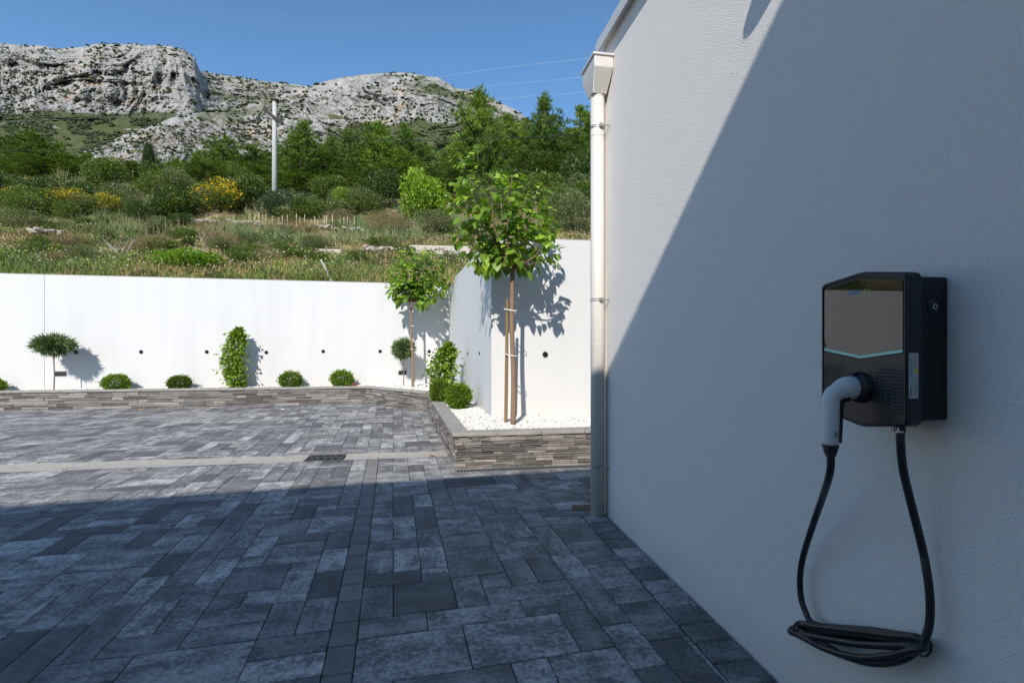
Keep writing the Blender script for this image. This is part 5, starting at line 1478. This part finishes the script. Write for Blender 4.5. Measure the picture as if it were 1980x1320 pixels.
# lettering on the screen, top middle
def letters(txt, mat, y, z, size, name):
    cu = bpy.data.curves.new(name, 'FONT'); cu.body = txt; cu.size = size; cu.extrude = .0002; cu.space_character = 1.08
    to = bpy.data.objects.new(name, cu); COL.objects.link(to); bpy.context.view_layer.update()
    me = bpy.data.meshes.new_from_object(to.evaluated_get(bpy.context.evaluated_depsgraph_get()))
    bpy.data.objects.remove(to); me.name = name; me.materials.clear(); me.materials.append(mat)
    o = link(name, me, ev)
    o.matrix_local = Matrix.Translation((XF - .0001, y, z)) @ Matrix(((0, 0, -1, 0), (-1, 0, 0, 0), (0, 1, 0, 0), (0, 0, 0, 1))); return o
letters('JOIN', M_BLUEP, .0435, .146, .019, 'lettering')
letters('ON', M_GRNP, -.0070, .146, .019, 'lettering')
# socket ring
def xlathe(prof, yc, zc, n=40):
    V = []; F = []
    for x, r in prof: V += [(x, yc + r * math.cos(6.2832 * k / n), zc + r * math.sin(6.2832 * k / n)) for k in range(n)]
    for q in range(len(prof) - 1): F += [(q * n + k, q * n + (k + 1) % n, (q + 1) * n + (k + 1) % n, (q + 1) * n + k) for k in range(n)]
    return V, F
SZ = -.141
V, F = xlathe([(XF + .004, .049), (XF - .004, .048), (XF - .014, .044), (XF - .020, .0405), (XF - .021, .036), (XF - .004, .034)], 0, SZ)
obj('socket_ring', V, F, M_BLACKPL, ev, smooth=True)
V, F = xlathe([(XF - .012, .0395), (XF - .030, .0385), (XF - .030, .030)], 0, SZ); obj('socket_collar', M_RUBBER and V, F, M_RUBBER, ev, smooth=True)
MB().box((XF - .034, -.012, SZ + .0355), (XF - .010, .012, SZ + .0445)).obj('latch_tab', M_BLACKPL, ev, bevel=.003)
# plug: barrel, sloping neck, upright grip
pg = empty('charging_plug', (0, 0, 0), parent=ev)
path = [(XF - .020, 0, SZ), (XF - .034, 0, SZ), (XF - .050, 0, SZ - .001), (XF - .066, 0, SZ - .006), (XF - .082, 0, SZ - .0135), (XF - .0955, 0, SZ - .0215), (XF - .1015, 0, SZ - .034), (XF - .1025, 0, SZ - .056), (XF - .103, 0, SZ - .095), (XF - .104, 0, SZ - .140), (XF - .104, 0, SZ - .172)]
rad = [.035, .0355, .0340, .0295, .0262, .0248, .0243, .0240, .0234, .0226, .0218]
sp_ = smooth_path(path, 3); rd_ = list(np.interp(np.linspace(0, 1, len(sp_)), np.linspace(0, 1, len(rad)), rad))
V, F = tube(sp_, [(r * .93, r) for r in rd_], 28); obj('plug_shell', V, F, M_GREYPL, pg, smooth=True)
ip = [(XF - .045, -.003, SZ - .027), (XF - .058, -.003, SZ - .028), (XF - .071, -.003, SZ - .035), (XF - .080, -.003, SZ - .050), (XF - .0815, -.003, SZ - .08), (XF - .083, -.003, SZ - .12), (XF - .086, -.003, SZ - .165)]
V, F = tube(smooth_path(ip, 4), [(.0125, .0165)] * 25, 16); obj('grip_insert', V, F, M_BLACKPL, pg, smooth=True)
gz = SZ - .172
prof = []
for k in range(8):
    z = gz - k * .0045; r = .0235 - k * .00125; prof += [(z, r), (z - .0028, r), (z - .0030, r - .0022), (z - .0043, r - .0022)]
V = []; F = []; n = 24
for z, r in prof: V += [(XF - .104 + (gz - z) * .02 + r * math.cos(6.2832 * k / n), r * math.sin(6.2832 * k / n), z) for k in range(n)]
for q in range(len(prof) - 1): F += [(q * n + k, (q + 1) * n + k, (q + 1) * n + (k + 1) % n, q * n + (k + 1) % n) for k in range(n)]
F.append(tuple((len(prof) - 1) * n + k for k in range(n))); obj('strain_relief', V, F, M_RUBBER, pg)
# small sticker with a round mark on the grip
MB().box((XF - .118, -.0256, SZ - .148), (XF - .098, -.0242, SZ - .126)).obj('grip_sticker', M_LABEL, pg)
def marks():
    V = []; F = []; n = 20; c = (XF - .107, SZ - .137)
    for rr in (.0066, .0040): V += [(c[0] + rr * math.cos(6.2832 * k / n), -.0262, c[1] + rr * math.sin(6.2832 * k / n)) for k in range(n)]
    for k in range(n):
        if k not in (1, 2): F.append((k, (k + 1) % n, n + (k + 1) % n, n + k))
    return obj('round_mark', V, F, M_INK, pg)
marks()
# cable glands below
gl = Vector(on_side(1741, 828, 1.345)); 
gx_, gy_ = 1.345 - WX, gl.y - CY0
m = MB(); m.tube([(gx_, gy_, -.236), (gx_, gy_, -.262)], [.012, .0125], 16); m.obj('cable_gland', M_BLACKPL, ev)
MB().tube([(gx_ - .004, gy_ + .001, -.2555), (gx_ - .004, gy_ + .001, -.2605)], .0135, 16).obj('gland_ring', M_CHROME, ev)
for dy in (.012, .004, -.012):
    MB().tube([(gx_ - .02, gy_ + dy, -.245), (gx_ - .02, gy_ + dy, -.2595)], .0028, 8).obj('bolt', M_CHROME, ev)

# charging cable: from the plug down to a hanging coil and back up
XC = 1.435
def cp(px, py, X=XC): return on_side(px, py, X)
plug_end = (WX + XF - .1033, CY0, CZ0 + gz - .034)
c1 = [plug_end, cp(1606, 905, 1.217), cp(1600, 932, 1.245), cp(1588, 968, 1.32), cp(1570, 1020, 1.38), cp(1553, 1075, 1.42), cp(1547, 1115), cp(1549, 1155), cp(1558, 1183), cp(1570, 1203), cp(1600, 1212, 1.44)]
c2 = [(WX + gx_, CY0 + gy_, CZ0 - .26), cp(1741.5, 860, 1.347), cp(1746, 905, 1.36), cp(1756, 950, 1.38), cp(1770, 1005, 1.405), cp(1784, 1062), cp(1793, 1110), cp(1798, 1155), cp(1798, 1195), cp(1792, 1225, 1.43), cp(1776, 1252, 1.42), cp(1750, 1272, 1.41), cp(1715, 1281, 1.405), cp(1672, 1279, 1.40), cp(1630, 1265, 1.40), cp(1590, 1243, 1.41), cp(1555, 1222, 1.42), cp(1535, 1214, 1.43), cp(1530, 1222, 1.43)]
CR = .0110
cab = empty('charging_cable', cp(1660, 1245), 'black charging cable looping down from the charger into a tied coil', 'cable')
def cable(P, name, r=CR, closed=False):
    s = smooth_path(P, 7, closed)
    if closed: s.append(s[0].copy())
    V, F = tube(s, r, 14, not closed); obj(name, V, F, M_RUBBER, cab, world_co=True, smooth=True)
cable(c1, 'cable_run'); cable(c2, 'cable_run')
def coil(x0, y0, x1, y1, sag, rise, X0, X1, seed):
    rs = random.Random(seed); P = []
    # upper strand left to right, lower strand back
    for t in (0, .15, .35, .6, .85, 1):
        P.append(cp(x0 + (x1 - x0) * t, y0 + (y1 - y0) * t + rise * math.sin(t * math.pi) + rs.uniform(-1.5, 1.5), X0))
    P.append(cp(x1 + 8, y1 + 9, (X0 + X1) / 2))
    for t in (.95, .75, .5, .25, .08):
        P.append(cp(x0 + (x1 - x0) * t, y0 + (y1 - y0) * t + 8 + sag * math.sin(t * math.pi) ** .8 + rs.uniform(-1.5, 1.5), X1))
    P.append(cp(x0 - 7, y0 + 8, (X0 + X1) / 2))
    return P
cable(coil(1549, 1206, 1776, 1232, 50, -3, 1.452, 1.418, 1), 'coil_loop', closed=True)
cable(coil(1538, 1212, 1780, 1240, 36, -2, 1.440, 1.395, 2), 'coil_loop', closed=True)
cable(coil(1552, 1208, 1772, 1234, 14, 0, 1.425, 1.46, 3), 'coil_loop', closed=True)
cable(coil(1536, 1214, 1772, 1238, 9, 3, 1.462, 1.405, 4), 'coil_loop', closed=True)
for (px, py, a, b) in ((1546, 1212, .026, .017), (1787, 1249, .026, .024)):
    c = Vector(cp(px, py, 1.435)); P = [(c.x + a * math.cos(k / 8 * 6.2832) * 1.2, c.y + .008 * math.sin(k / 8 * 6.2832 + .8), c.z + b * math.sin(k / 8 * 6.2832)) for k in range(8)]
    cable(P, 'cable_tie', .0032, True)
